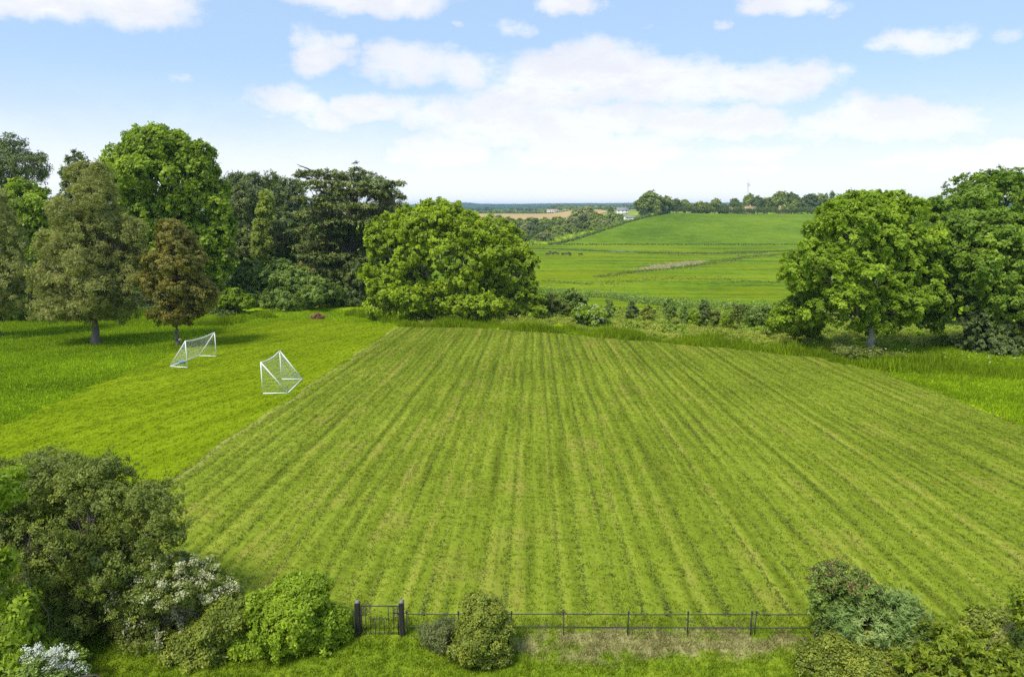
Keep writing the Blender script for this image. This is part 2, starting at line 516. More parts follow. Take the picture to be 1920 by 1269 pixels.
M['l_red'] = leaf_mat('leaf_red_tips', (0.022, 0.020, 0.010), (0.044, 0.028, 0.014), (0.075, 0.034, 0.02), 0.25)
M['l_twig'] = leaf_mat('leaf_dry_twig', (0.035, 0.055, 0.018), (0.062, 0.088, 0.030), (0.10, 0.13, 0.048), 0.25)
M['l_brown'] = leaf_mat('leaf_dead_brown', (0.05, 0.03, 0.016), (0.105, 0.065, 0.034), (0.17, 0.115, 0.06), 0.1)
M['blossom'] = leaf_mat('blossom_cream', (0.32, 0.33, 0.16), (0.48, 0.48, 0.27), (0.66, 0.65, 0.43), 0.3, gain=(1, 1, 1))
M['blossom_white'] = leaf_mat('blossom_white', (0.60, 0.62, 0.58), (0.75, 0.76, 0.73), (0.85, 0.85, 0.83), 0.3, gain=(1, 1, 1))
M['yellow'] = leaf_mat('petal_yellow', (0.65, 0.50, 0.01), (0.75, 0.60, 0.02), (0.8, 0.68, 0.03), 0.2, gain=(1, 1, 1))
M['l_far'] = leaf_mat('leaf_far_green', (0.050, 0.080, 0.016), (0.105, 0.152, 0.028), (0.175, 0.235, 0.048))
M['l_far_dark'] = leaf_mat('leaf_far_dark', (0.028, 0.052, 0.013), (0.062, 0.10, 0.022), (0.115, 0.165, 0.035))
M['l_far_grey'] = leaf_mat('leaf_far_willow', (0.06, 0.085, 0.03), (0.125, 0.16, 0.06), (0.20, 0.24, 0.10))
M['white_paint'] = plain_mat('white_plastic', (0.78, 0.78, 0.77), 0.4, 0.04)
M['iron'] = plain_mat('black_iron', (0.035, 0.035, 0.036), 0.55, 0.5, 20.0, 0.3, 0.0)
M['post'] = plain_mat('black_painted_timber', (0.022, 0.021, 0.02), 0.75, 0.6, 14.0, 0.5)
M['post_cap'] = plain_mat('weathered_post_top', (0.20, 0.19, 0.18), 0.85, 0.3, 20.0, 0.3)

# ------------------------------------------------------------------ ground sheet and field sheets
def grid_mesh(name, X, Y, Z, smoothed=True):
    n, m = X.shape
    V = np.stack([X, Y, Z], -1).reshape(-1, 3)
    i = np.arange(n * m).reshape(n, m)
    F = np.stack([i[:-1, :-1], i[:-1, 1:], i[1:, 1:], i[1:, :-1]], -1).reshape(-1, 4)
    return mesh_from(name, V, F, None, smoothed)


ys = np.concatenate([np.arange(-60, 8, 4), np.arange(8, 16.5, 1.0), np.arange(16.5, 110, 1.5), np.arange(110, 260, 4), np.arange(260, 800, 9),
                     np.arange(800, 3000, 60), np.arange(3000, 12001, 600)])
xp = np.concatenate([np.arange(0, 60, 2.0), np.arange(60, 420, 9.0), np.arange(420, 1500, 60), np.arange(1500, 7001, 500)])
xs = np.concatenate([-xp[:0:-1], xp])
GX, GY = np.meshgrid(xs, ys)


def far_color(nt):
    pos = nd(nt, 'ShaderNodeNewGeometry').outputs['Position']
    s = nd(nt, 'ShaderNodeSeparateXYZ', {0: pos})
    near = rough_color(nt)
    vor = nd(nt, 'ShaderNodeTexVoronoi', {'Vector': pos, 'Scale': 0.0035, 'Randomness': 0.9})
    fc = ramp(nt, nd(nt, 'ShaderNodeSeparateColor', {0: vor.outputs['Color']}).outputs[0],
              [(0.0, (0.10, 0.17, 0.03)), (0.35, (0.15, 0.23, 0.04)), (0.6, (0.20, 0.25, 0.06)), (0.85, (0.30, 0.27, 0.10))])
    return mixc(nt, smooth(nt, s.outputs[1], 700.0, 900.0), near, fc)


M['ground'] = grass_ground_mat('rough_grass_ground', far_color, 0.6, 5.0, 0.12)
tag(obj('ground', grid_mesh('ground', GX, GY, H(GX, GY)), M['ground']), 'rough green grass ground under the whole garden and valley', 'ground', kind='structure')


def resample(P, n):
    P = np.asarray(P, float)
    d = np.concatenate([[0], np.cumsum(np.linalg.norm(np.diff(P, axis=0), axis=1))])
    t = np.linspace(0, d[-1], n)
    return np.stack([np.interp(t, d, P[:, k]) for k in range(P.shape[1])], -1)


def ruled(A, B, na, nb):
    A, B = resample(A, na), resample(B, na)
    t = np.linspace(0, 1, nb)[:, None, None]
    P = A[None] * (1 - t) + B[None] * t
    return P[..., 0], P[..., 1]


def sheet(name, label, A, B, na, nb, mat, lift):
    X, Y = ruled([p[:2] for p in A], [p[:2] for p in B], na, nb)
    if name.startswith('mown'):
        X = X + 0.22 * np.sin(Y * 0.7) * np.sin(Y * 0.23 + 1)       # the mower never drove quite straight
    o = obj(name, grid_mesh(name, X, Y, H(X, Y) + lift), mat)
    return tag(o, label, kind='structure')


g = ground
# the mown hay field: near edge just beyond the fence, far edge along the hedge bank, right edge along the swaths
LE_far, LE_mid = g(745, 613), g(315, 900)
slope_l = (LE_far - LE_mid) / (LE_far[1] - LE_mid[1])
LE_near = LE_mid + slope_l * (16.37 - LE_mid[1])
F_pts = [LE_far, g(870, 614), g(1000, 622), g(1180, 637), g(1400, 657), g(1540, 671), g(1640, 694)]
R_far = g(1700, 715)
R_mid = g(1920, 800)
slope_r = (R_mid - R_far) / (R_mid[1] - R_far[1])
R_near = R_mid + slope_r * (16.37 - R_mid[1])
EDGE = (float(LE_far[0] - slope_l[0] * LE_far[1]), float(slope_l[0]))
M['field'] = grass_ground_mat('mown_field', field_color, 0.9, 7.0, 0.05)
NEAR_L, NEAR_R = np.array([LE_near[0], 16.37]), np.array([R_near[0], 16.37])
sheet('mown_field', 'striped mown hay field', [NEAR_L, NEAR_R], [*F_pts, R_far], 90, 80, M['field'], 0.03)
FIELD_POLY = np.array([NEAR_L, *[p[:2] for p in F_pts], R_far[:2], NEAR_R])
# close-mown grass on the left with the goals on it
S_left = [g(-520, 1010), g(-150, 868), g(0, 800), g(200, 712), g(330, 660), g(430, 614), g(520, 601), g(600, 597)]
S_right = [NEAR_L + np.array([-0.3, -3.0]), LE_mid[:2] * 0.5 + NEAR_L * 0.5, LE_mid[:2], LE_mid[:2] * 0.4 + LE_far[:2] * 0.6, LE_far[:2]]
M['strip'] = grass_ground_mat('close_mown_grass', strip_color, 0.7, 8.0, 0.04)
sheet('mown_grass_strip', 'close mown bright grass beside the field', S_left, S_right, 80, 30, M['strip'], 0.025)
STRIP_POLY = np.array([*[p[:2] for p in S_left], *[p[:2] for p in S_right[::-1]]])
M['garden'] = grass_ground_mat('garden_grass', garden_color, 0.9, 8.0, 0.06)
sheet('garden_lawn', 'unmown garden grass with dry patches', [np.array([-24, 8.0]), np.array([24, 8.0])], [np.array([-24, 16.35]), np.array([24, 16.35])], 60, 20, M['garden'], 0.02)
GARDEN_POLY = np.array([[-15, 12.6], [15, 12.6], [15, 16.72], [-15, 16.72]])


def meadow_color(nt):
    pos = nd(nt, 'ShaderNodeNewGeometry').outputs['Position']
    s = nd(nt, 'ShaderNodeSeparateXYZ', {0: pos})
    st = nd(nt, 'ShaderNodeCombineXYZ', {0: mth(nt, 'ADD', mth(nt, 'MULTIPLY', s.outputs[0], 0.012), mth(nt, 'MULTIPLY', s.outputs[1], 0.01)), 1: mth(nt, 'MULTIPLY', s.outputs[1], 0.07), 2: 0.0}).outputs[0]
    f = mth(nt, 'ADD', mth(nt, 'MULTIPLY', noise(nt, st, 1.3, 6.0, 0.7), 0.65), mth(nt, 'MULTIPLY', noise(nt, pos, 0.35, 5.0, 0.7), 0.4))
    f = mth(nt, 'ADD', f, mth(nt, 'MULTIPLY', mth(nt, 'SUBTRACT', noise(nt, pos, 0.012, 2.0), 0.5), 0.35))
    c = ramp(nt, f, [(0.38, (0.042, 0.080, 0.007)), (0.46, (0.082, 0.145, 0.008)), (0.54, (0.135, 0.21, 0.010)), (0.64, (0.19, 0.25, 0.013))])
    yel = smooth(nt, mth(nt, 'ADD', mth(nt, 'MULTIPLY', noise(nt, st, 0.8, 3.0), 0.6), mth(nt, 'MULTIPLY', noise(nt, pos, 0.03, 3.0), 0.4)), 0.46, 0.62)
    return mixc(nt, mth(nt, 'MULTIPLY', yel, 0.5), c, (0.216, 0.240, 0.004))


M['meadow'] = grass_ground_mat('water_meadow', meadow_color, 0.8, 0.5, 0.6)
sheet('valley_meadow', 'flat green water meadow with yellow buttercups', [np.array([-180, 150]), np.array([330, 150])], [np.array([-180, 474]), np.array([520, 474])], 90, 70, M['meadow'], 0.12)


def hill_color(nt):
    pos = nd(nt, 'ShaderNodeNewGeometry').outputs['Position']
    f = mth(nt, 'ADD', mth(nt, 'MULTIPLY', noise(nt, pos, 0.012, 4.0), 0.55), mth(nt, 'MULTIPLY', noise(nt, pos, 0.12, 6.0, 0.75), 0.45))
    return ramp(nt, f, [(0.38, (0.075, 0.130, 0.007)), (0.5, (0.115, 0.184, 0.010)), (0.62, (0.165, 0.237, 0.014))])


M['hill'] = grass_ground_mat('hill_pasture', hill_color, 0.7, 0.4, 0.6)
HB0, HB1 = np.array([30, 478.0]), np.array([150, 668.0])
sheet('hill_field', 'smooth green pasture on the rounded hill', [HB0, np.array([600, 478.0])], [HB1, np.array([700, 668.0])], 70, 40, M['hill'], 0.15)


def wheat_color(nt):
    pos = nd(nt, 'ShaderNodeNewGeometry').outputs['Position']
    f = noise(nt, pos, 0.02, 5.0, 0.6)
    return ramp(nt, f, [(0.3, (0.357, 0.248, 0.098)), (0.7, (0.476, 0.339, 0.146))])


M['wheat'] = grass_ground_mat('ripe_wheat', wheat_color, 0.4, 0.3, 0.3)
sheet('wheat_field', 'golden field of ripe corn', [np.array([-160, 960.0]), np.array([132, 960.0])], [np.array([-220, 1440.0]), np.array([180, 1440.0])], 30, 30, M['wheat'], 0.5)

# stream in the meadow, glinting where the sedge leaves gaps
m, nt, out = new_mat('stream_water')
pos = nd(nt, 'ShaderNodeNewGeometry').outputs['Position']
bmp = nd(nt, 'ShaderNodeBump', {'Strength': 0.1, 'Distance': 0.05, 'Height': noise(nt, pos, 1.5, 3.0)})
p = nd(nt, 'ShaderNodeBsdfPrincipled', {'Base Color': (0.10, 0.12, 0.12, 1), 'Roughness': 0.08, 'Specular IOR Level': 0.9, 'Normal': bmp.outputs[0]})
nt.links.new(p.outputs[0], out.inputs[0])
M['water'] = m
WATER = []
for (a, b, w) in ((g(1103, 470.5), g(1120, 471), 3.0), (g(1138, 471), g(1153, 471.6), 5.0), (g(1156, 471.6), g(1172, 472.2), 7.0), (g(1176, 472), g(1188, 472.6), 5.0)):
    P = resample([a[:2], b[:2]], 12)
    WATER.append((a[0], b[0], (a[1] + b[1]) / 2, w))
    wd = w * (0.35 + 0.65 * np.sin(np.linspace(0.25, math.pi - 0.25, 12)))
    X = np.stack([P[:, 0], P[:, 0]], 0)
    Y = np.stack([P[:, 1] - wd, P[:, 1] + wd], 0)
    tag(obj('stream_water', grid_mesh('stream_water', X, Y, H(X, Y) + 0.3), M['water']), 'narrow stretch of pale stream water in the meadow', kind='structure')


# ------------------------------------------------------------------ scattering of grass (one object per kind of grass)
def inside(P, poly):
    x, y = P[:, 0], P[:, 1]
    r = np.zeros(len(P), bool)
    j = len(poly) - 1
    for i in range(len(poly)):
        xi, yi = poly[i]
        xj, yj = poly[j]
        c = ((yi > y) != (yj > y)) & (x < (xj - xi) * (y - yi) / (yj - yi + 1e-12) + xi)
        r ^= c
        j = i
    return r


def blades(rng, n, size, hmin, hmax, w, lean, lump=0.5, lumps=5):
    """A square patch of single grass blades, taller in some tufts than in others."""
    p = rng.uniform(-size / 2, size / 2, (n, 2))
    cs = rng.uniform(-size / 2, size / 2, (lumps, 2))
    d = np.min(np.linalg.norm(p[:, None] - cs[None], axis=2), 1)
    k = 1 - lump + lump * 2 * np.exp(-(d / (size * 0.14)) ** 2)
    h = rng.uniform(hmin, hmax, n) * k
    a = rng.uniform(0, 2 * math.pi, n)
    la = rng.uniform(0, 2 * math.pi, n)
    ln = rng.uniform(0.2, 1.0, n) * lean * h
    ww = w * rng.uniform(0.6, 1.4, n)
    b = np.stack([np.cos(a), np.sin(a), np.zeros(n)], 1) * ww[:, None] / 2
    base = np.stack([p[:, 0], p[:, 1], np.full(n, -0.02)], 1)
    tip = base + np.stack([np.cos(la) * ln, np.sin(la) * ln, h + 0.02], 1)
    V = np.stack([base - b, base + b, tip], 1).reshape(-1, 3)
    F = np.arange(n * 3).reshape(n, 3)
    return V, F, rng.random(n)


def instance_group(name, variants, mat):
    """Geometry nodes: one of the variants on every point, turned and sized by the point's attributes."""
    ng = bpy.data.node_groups.new(name, 'GeometryNodeTree')
    ng.interface.new_socket('Geometry', in_out='INPUT', socket_type='NodeSocketGeometry')
    ng.interface.new_socket('Geometry', in_out='OUTPUT', socket_type='NodeSocketGeometry')
    gi, go = ng.nodes.new('NodeGroupInput'), ng.nodes.new('NodeGroupOutput')
    at_r = nd(ng, 'GeometryNodeInputNamedAttribute', {'Name': 'turn'}, data_type='FLOAT_VECTOR')
    at_s = nd(ng, 'GeometryNodeInputNamedAttribute', {'Name': 'size'}, data_type='FLOAT')
    at_w = nd(ng, 'GeometryNodeInputNamedAttribute', {'Name': 'which'}, data_type='INT')
    e2r = nd(ng, 'FunctionNodeEulerToRotation', {0: at_r.outputs[0]})
    jn = ng.nodes.new('GeometryNodeJoinGeometry')
    for k, vm in enumerate(variants):
        if not len(vm.materials):
            vm.materials.append(mat)
        src = bpy.data.objects.new(name + '_tuft', vm)      # never linked to the scene; only a source of geometry
        oi = nd(ng, 'GeometryNodeObjectInfo', {'Object': src})
        cmp = nd(ng, 'FunctionNodeCompare', data_type='INT', operation='EQUAL')
        ng.links.new(at_w.outputs[0], cmp.inputs[2])
        cmp.inputs[3].default_value = k
        ip = nd(ng, 'GeometryNodeInstanceOnPoints', {'Points': gi.outputs[0], 'Selection': cmp.outputs[0], 'Instance': oi.outputs['Geometry'],
                                                     'Rotation': e2r.outputs[0], 'Scale': at_s.outputs[0]})
        ng.links.new(ip.outputs[0], jn.inputs[0])
    ng.links.new(jn.outputs[0], go.inputs[0])
    return ng


def scatter(name, label, cat, pts, rz, rx, sc, variants, mat):
    rng = np.random.default_rng(len(pts) + 5)
    me = bpy.data.meshes.new(name)
    me.vertices.add(len(pts))
    me.vertices.foreach_set('co', np.asarray(pts, np.float32).ravel())
    rot = np.stack([rx, np.zeros(len(pts)), rz], 1).astype(np.float32)
    a = me.attributes.new('turn', 'FLOAT_VECTOR', 'POINT')
    a.data.foreach_set('vector', rot.ravel())
    a = me.attributes.new('size', 'FLOAT', 'POINT')
    a.data.foreach_set('value', np.asarray(sc, np.float32))
    a = me.attributes.new('which', 'INT', 'POINT')
    a.data.foreach_set('value', rng.integers(0, len(variants), len(pts)).astype(np.int32))
    me.update()
    o = obj(name, me)
    ng = instance_group(name, variants, mat)
    md = o.modifiers.new('scatter', 'NODES')
    md.node_group = ng
    return tag(o, label, cat, kind='stuff')


def grid_points(poly, step, rng, jit=0.3):
    lo, hi = poly.min(0), poly.max(0)
    X, Y = np.meshgrid(np.arange(lo[0], hi[0], step), np.arange(lo[1], hi[1], step))
    P = np.stack([X.ravel(), Y.ravel()], 1) + rng.uniform(-jit, jit, (X.size, 2)) * step
    return P[inside(P, poly)]


def in_view(P, margin=3.0):
    return np.abs(P[:, 0]) < P[:, 1] * 0.80 + margin


def patch_set(seed, n, size, hmin, hmax, w, lean, lump, lumps, k=4):
    r = np.random.default_rng(seed)
    return [mesh_from('grass_tuft', *blades(r, n, size, hmin, hmax, w, lean, lump, lumps)) for _ in range(k)]


SL_ANG = -math.atan(SLOPE)


def grass(name, label, poly, step, size_set, mat, seed, keep=None, sc=(0.85, 1.2), tilt=True):
    r = np.random.default_rng(seed)
    P = grid_points(poly, step, r)
    P = P[in_view(P)]
    if keep is not None:
        P = P[keep(P, r)]
    n = len(P)
    flip = r.integers(0, 2, n)
    rz = flip * math.pi + r.uniform(-0.3, 0.3, n)
    rx = SL_ANG * np.where(flip > 0, -1, 1) * (P[:, 1] > Y0) * (1 if tilt else 0)
    pts = np.column_stack([P, H(P[:, 0], P[:, 1]) + 0.02])
    return scatter(name, label, 'grass', pts, rz, rx, r.uniform(*sc, n), size_set, mat)


M['field_blade'] = blade_mat('mown_field_blade', field_color, 0.7, 1.4)
M['strip_blade'] = blade_mat('close_mown_blade', strip_color, 0.7, 1.3)
M['rough_blade'] = blade_mat('rough_grass_blade', rough_color, 0.6, 1.5)
M['garden_blade'] = blade_mat('garden_grass_blade', garden_color, 0.6, 1.45)

grass('mown_field_grass', 'short stubbly grass of the striped mown field', FIELD_POLY, 0.5, patch_set(1, 150, 0.6, 0.03, 0.09, 0.035, 1.3, 0.6, 5), M['field_blade'], 11)
grass('mown_strip_grass', 'short vivid grass of the close mown strip by the goals', STRIP_POLY, 0.5, patch_set(2, 110, 0.6, 0.03, 0.07, 0.035, 1.3, 0.4, 5), M['strip_blade'], 12)
grass('garden_grass', 'tufted unmown garden grass in front of the iron fence', GARDEN_POLY, 0.4, patch_set(3, 170, 0.5, 0.06, 0.17, 0.022, 1.1, 0.5, 4), M['garden_blade'], 13)
LEFT_POLY = np.array([g(-520, 1010)[:2], g(0, 800)[:2], g(330, 660)[:2], g(430, 614)[:2], g(470, 588)[:2], g(300, 575)[:2], g(0, 575)[:2], g(-150, 600)[:2]])
grass('rough_meadow_grass', 'knee high rough grass under the trees on the left', LEFT_POLY, 0.6, patch_set(4, 120, 0.75, 0.08, 0.24, 0.05, 0.9, 0.6, 4), M['rough_blade'], 14)
END_POLY = np.array([g(440, 616)[:2], g(520, 602)[:2], g(600, 597)[:2], g(745, 612)[:2], g(760, 603)[:2], g(690, 584)[:2], g(600, 580)[:2], g(480, 582)[:2]])
grass('end_grass', 'long grass at the far end of the mown strip around the brush heap', END_POLY, 0.6, patch_set(6, 120, 0.75, 0.05, 0.16, 0.05, 0.9, 0.5, 4), M['rough_blade'], 16)
RIGHT_POLY = np.array([R_near[:2] + [0.1, 0], R_far[:2], g(1640, 694)[:2], g(1600, 676)[:2], [34, 66], [75, 70], [75, 25]])
grass('rough_verge_grass', 'lush green grass right of the field under the oaks', RIGHT_POLY, 0.6, patch_set(5, 130, 0.75, 0.10, 0.30, 0.05, 0.8, 0.5, 4), M['rough_blade'], 15)


# clippings lying in lines along the swaths
def clippings():
    r = np.random.default_rng(21)
    n = 900000
    y = 16.9 + (82 - 16.9) * r.random(n) ** 1.35
    x = r.uniform(-22, 32, n)
    u = x * math.cos(ROWANG) - y * math.sin(ROWANG)
    line = np.round(u / 0.78) * 0.78
    ph = np.sin(line * 12.9898) * 43758.5453
    off = (ph - np.floor(ph) - 0.5) * 0.35
    near = np.exp(-((u - line - off) / 0.085) ** 2)
    ph2 = np.sin(line * 78.233) * 12543.123
    st = 0.25 + 0.75 * (ph2 - np.floor(ph2))
    mod = 0.5 + 0.5 * np.sin(y * 0.31 + line * 5.1) * np.sin(y * 0.123 + line * 2.3)
    keep = r.random(n) < np.clip(0.03 + 0.95 * near * st * (0.35 + 0.9 * mod), 0, 1)
    P = np.stack([x, y], 1)
    keep &= inside(P, FIELD_POLY) & in_view(P)
    P = P[keep]
    n = len(P)
    s = r.uniform(0.03, 0.075, n) * (0.7 + P[:, 1] / 80)
    a = r.uniform(0, 2 * math.pi, n)
    base = np.column_stack([P, H(P[:, 0], P[:, 1]) + 0.03 + r.uniform(0, 0.10, n)])
    d = np.stack([np.cos(a), np.sin(a), r.uniform(-0.25, 0.6, n)], 1) * s[:, None]
    b = np.stack([-np.sin(a), np.cos(a), r.uniform(-0.4, 0.4, n)], 1) * s[:, None] * 0.45
    V = np.stack([base - b, base + d, base + b], 1).reshape(-1, 3)
    me = mesh_from('grass_clippings', V, np.arange(n * 3).reshape(n, 3), r.random(n))
    m = leaf_mat('cut_grass', (0.075, 0.09, 0.024), (0.13, 0.165, 0.035), (0.24, 0.28, 0.07), 0.35, 0.0, gain=(1, 1, 1))
    tag(obj('grass_clippings', me, m), 'cut grass lying in dark lines along the swaths of the mown field', 'clippings', kind='stuff')


clippings()


# ------------------------------------------------------------------ trees and shrubs
def unit(v):
    return v / (np.linalg.norm(v, axis=-1, keepdims=True) + 1e-9)


def leaf_cloud(rng, C, O, RC, per, L, W, flat=0.6, upw=0.5, rn=0.8, outw=0.5, droop=0.2, tint=None, tvar=0.45):
    """Leaves (kites) spread through clumps: C centres, O outward directions, RC radii."""
    n = len(C)
    idx = np.repeat(np.arange(n), per)
    N = len(idx)
    q = unit(rng.normal(size=(N, 3))) * (rng.random((N, 1)) ** 0.45)
    o = O[idx]
    q = q - o * (np.sum(q * o, 1, keepdims=True) * (1 - flat))
    p = C[idx] + q * RC[idx, None]
    nrm = unit(o * 0.75 + np.array([0, -0.12, upw]) + rng.normal(size=(N, 3)) * rn * 0.45)
    a = unit(o * outw + q * 0.6 + rng.normal(size=(N, 3)) * 0.6 + np.array([0, 0, -droop]))
    a = unit(a - nrm * np.sum(a * nrm, 1, keepdims=True) * 0.85)
    b = unit(np.cross(nrm, a))
    l = L * rng.uniform(0.65, 1.35, (N, 1))
    w = W * rng.uniform(0.7, 1.3, (N, 1))
    V = np.stack([p - a * l * 0.5, p + b * w * 0.5, p + a * l * 0.5, p - b * w * 0.5], 1).reshape(-1, 3)
    F = np.arange(N * 4).reshape(N, 4)
    ct = rng.random(n) if tint is None else tint
    t = np.clip(ct[idx] * (1 - tvar) + rng.random(N) * tvar, 0, 1)
    return V, F, t


def sample_clumps(rng, lobes, n, rc, shell=(0.72, 1.03), inner=0.2, rag=0.13, zmin=-1e9, bias=0.0):
    """Clump centres over the skins of overlapping lobes (cx, cy, cz, rx, ry, rz), fewer in the inside."""
    L = np.asarray(lobes, float)
    area = (L[:, 3] * L[:, 5] + L[:, 4] * L[:, 5] + L[:, 3] * L[:, 4])
    C, O, D = [], [], []
    got = 0
    ph = rng.uniform(0, 6.28, (3, 3))
    fr = rng.uniform(2.0, 5.5, (3, 3))
    while got < n:
        k = n * 2
        li = rng.choice(len(L), k, p=area / area.sum())
        d = unit(rng.normal(size=(k, 3)))
        d[:, 2] = np.where(rng.random(k) < bias, np.abs(d[:, 2]), d[:, 2])
        wob = 1 + rag * sum(np.sin(d @ fr[j] + ph[j, 0] + li * 1.7) for j in range(3)) / 1.6
        s = np.where(rng.random(k) < inner, rng.uniform(0.25, shell[0], k), rng.uniform(shell[0], shell[1], k)) * wob
        c = L[li, :3] + d * L[li, 3:] * s[:, None]
        # drop what lies deep inside other lobes
        deep = np.full(k, 9.0)
        for j in range(len(L)):
            q = np.sqrt((((c - L[j, :3]) / L[j, 3:]) ** 2).sum(1))
            deep = np.minimum(deep, np.where(li == j, 9.0, q))
        ok = (deep > 0.62) & (c[:, 2] > zmin)
        o = unit(d / L[li, 3:] * L[li, 3:].mean(1, keepdims=True))
        C.append(c[ok])
        O.append(o[ok])
        got += int(ok.sum())
    C, O = np.vstack(C)[:n], np.vstack(O)[:n]
    return C, O, rc * rng.uniform(0.6, 1.4, n)


def limb_path(rng, a, b, sag=0.12, n=6):
    t = np.linspace(0, 1, n)[:, None]
    mid = np.array([0, 0, 1.0]) * np.linalg.norm(b - a) * sag
    P = a * (1 - t) + b * t + mid * np.sin(t * math.pi)
    P[1:-1] += rng.normal(size=(n - 2, 3)) * np.linalg.norm(b - a) * 0.035
    return P


def woody(rng, base, lobes, C, trunk_r, trunk_h, n_twig=40, lean=0.0, multi=1):
    """Trunk with tapered flare, limbs to the lobes, thinner branches to the clumps: two meshes."""
    T, Bm = MB(), MB()
    L = np.asarray(lobes, float)
    forks = []
    for k in range(multi):
        off = np.array([rng.uniform(-1, 1), rng.uniform(-1, 1), 0]) * trunk_r * (1.6 if multi > 1 else 0)
        top = base + off * 2 + np.array([lean * trunk_h, 0, trunk_h])
        P = limb_path(rng, base + off + np.array([0, 0, -0.15]), top, 0.0, 8)
        t = np.linspace(0, 1, 8)
        R = trunk_r * (1 - 0.35 * t + 0.55 * np.exp(-t * 9)) * (0.65 if multi > 1 else 1)
        T.tube(P, R, 10 if trunk_r > 0.15 else 6)
        forks.append(top)
    for k, lb in enumerate(L):
        f = forks[k % len(forks)]
        end = lb[:3] + rng.normal(size=3) * lb[3:] * 0.15
        ln = np.linalg.norm(end - f)
        if ln < 0.05:
            continue
        r0 = trunk_r * min(0.6, 0.25 + 0.5 / math.sqrt(len(L)))
        P = limb_path(rng, f - np.array([0, 0, trunk_h * 0.06]), end, 0.06, 6)
        Bm.tube(P, np.linspace(r0, r0 * 0.3, 6), 6)
        near = np.argsort(np.linalg.norm(C - lb[:3], axis=1))[:max(60, len(C) // len(L))]
        for j in rng.choice(near, min(len(near), max(2, n_twig // len(L))), replace=False):
            s = P[rng.integers(2, 6)]
            Q = limb_path(rng, s, C[j], 0.04, 4)
            Bm.tube(Q, np.linspace(r0 * 0.28, r0 * 0.06, 4), 4, False)
    return T, Bm


TWIGS = {}


def twig_crown(name, rng, C, O, RC, tint, st, mat, parent):
    """A crown of leafy twigs: one twig of many small leaves on every point."""
    key = (st['per'], st['L'], st['W'], st['rc'], st['flat'], st['rn'], st['outw'], st['droop'], mat.name)
    if key not in TWIGS:
        r2 = np.random.default_rng(len(TWIGS) + 400)
        n = int(st['per'] * 2.4)
        kk = 0.66 / st['rc']
        vs_ = []
        for _ in range(6):
            sub = unit(r2.normal(size=(7, 3))) * r2.uniform(0.15, 0.75, (7, 1))
            sub[:, 2] = sub[:, 2] * st['flat'] + 0.1
            V, F, t = leaf_cloud(r2, sub, unit(sub + np.array([0, 0, 0.6])), r2.uniform(0.3, 0.6, 7), max(2, n // 7), st['L'] * kk, st['W'] * kk, 0.7, 0.35, st['rn'], st['outw'], st['droop'], tvar=0.8)
            vs_.append(mesh_from('leafy_twig', V, F, t))
        TWIGS[key] = instance_group('leafy_twigs', vs_, twig_mat(mat))
    D = unit(O + np.array([0, 0, st['upw'] * 0.9]) + rng.normal(size=C.shape) * 0.25)
    me = bpy.data.meshes.new(name)
    me.vertices.add(len(C))
    me.vertices.foreach_set('co', C.astype(np.float32).ravel())
    turn = np.stack([np.zeros(len(C)), np.arccos(np.clip(D[:, 2], -1, 1)), np.arctan2(D[:, 1], D[:, 0])], 1).astype(np.float32)
    me.attributes.new('turn', 'FLOAT_VECTOR', 'POINT').data.foreach_set('vector', turn.ravel())
    me.attributes.new('size', 'FLOAT', 'POINT').data.foreach_set('value', RC.astype(np.float32))
    me.attributes.new('which', 'INT', 'POINT').data.foreach_set('value', rng.integers(0, 6, len(C)).astype(np.int32))
    me.attributes.new('twig_tint', 'FLOAT', 'POINT').data.foreach_set('value', tint.astype(np.float32))
    me.update()
    o = obj(name, me, None, parent)
    o.modifiers.new('twigs', 'NODES').node_group = TWIGS[key]
    o['kind'] = 'stuff'
    return o


STYLE = {
    'broad': dict(L=0.42, W=0.26, rc=0.62, flat=0.65, upw=0.55, rn=0.9, outw=0.4, droop=0.25, per=26),
    'oak': dict(L=0.40, W=0.27, rc=0.58, flat=0.6, upw=0.5, rn=0.95, outw=0.4, droop=0.1, per=26),
    'feather': dict(L=0.42, W=0.075, rc=0.5, flat=0.6, upw=0.3, rn=1.0, outw=0.9, droop=-0.1, per=26, inner=0.45, rag=0.2),
    'needle': dict(L=0.42, W=0.13, rc=0.6, flat=0.55, upw=0.6, rn=0.8, outw=0.8, droop=-0.1, per=26),
    'plate': dict(L=0.48, W=0.15, rc=0.6, flat=0.6, upw=1.0, rn=0.5, outw=1.2, droop=0.0, per=24, rag=0.22),
    'shrub': dict(L=0.13, W=0.075, rc=0.20, flat=0.7, upw=0.5, rn=0.9, outw=0.6, droop=0.0, per=22),
    'small': dict(L=0.085, W=0.05, rc=0.17, flat=0.7, upw=0.5, rn=0.9, outw=0.6, droop=0.0, per=22),
    'long': dict(L=0.24, W=0.055, rc=0.22, flat=0.6, upw=0.4, rn=0.7, outw=1.1, droop=0.25, per=14),
    'rosette': dict(L=0.17, W=0.07, rc=0.12, flat=0.4, upw=0.8, rn=0.6, outw=0.9, droop=-0.2, per=11),
}
NTREE = [0]


def bumpy(rng, lobes, k, size):
    """Every lobe of a crown carries smaller boughs on its skin."""
    out = []
    for (x, y, z, a, b, c) in lobes:
        out.append((x, y, z, a * 0.84, b * 0.84, c * 0.84))
        for _ in range(k):
            d = unit(rng.normal(size=3))
            d[2] = d[2] if rng.random() < 0.6 else abs(d[2])
            s = size * rng.uniform(0.65, 1.25)
            out.append((x + d[0] * a * 0.78, y + d[1] * b * 0.78, z + d[2] * c * 0.78, a * s, b * s, c * s * 0.85))
    return out


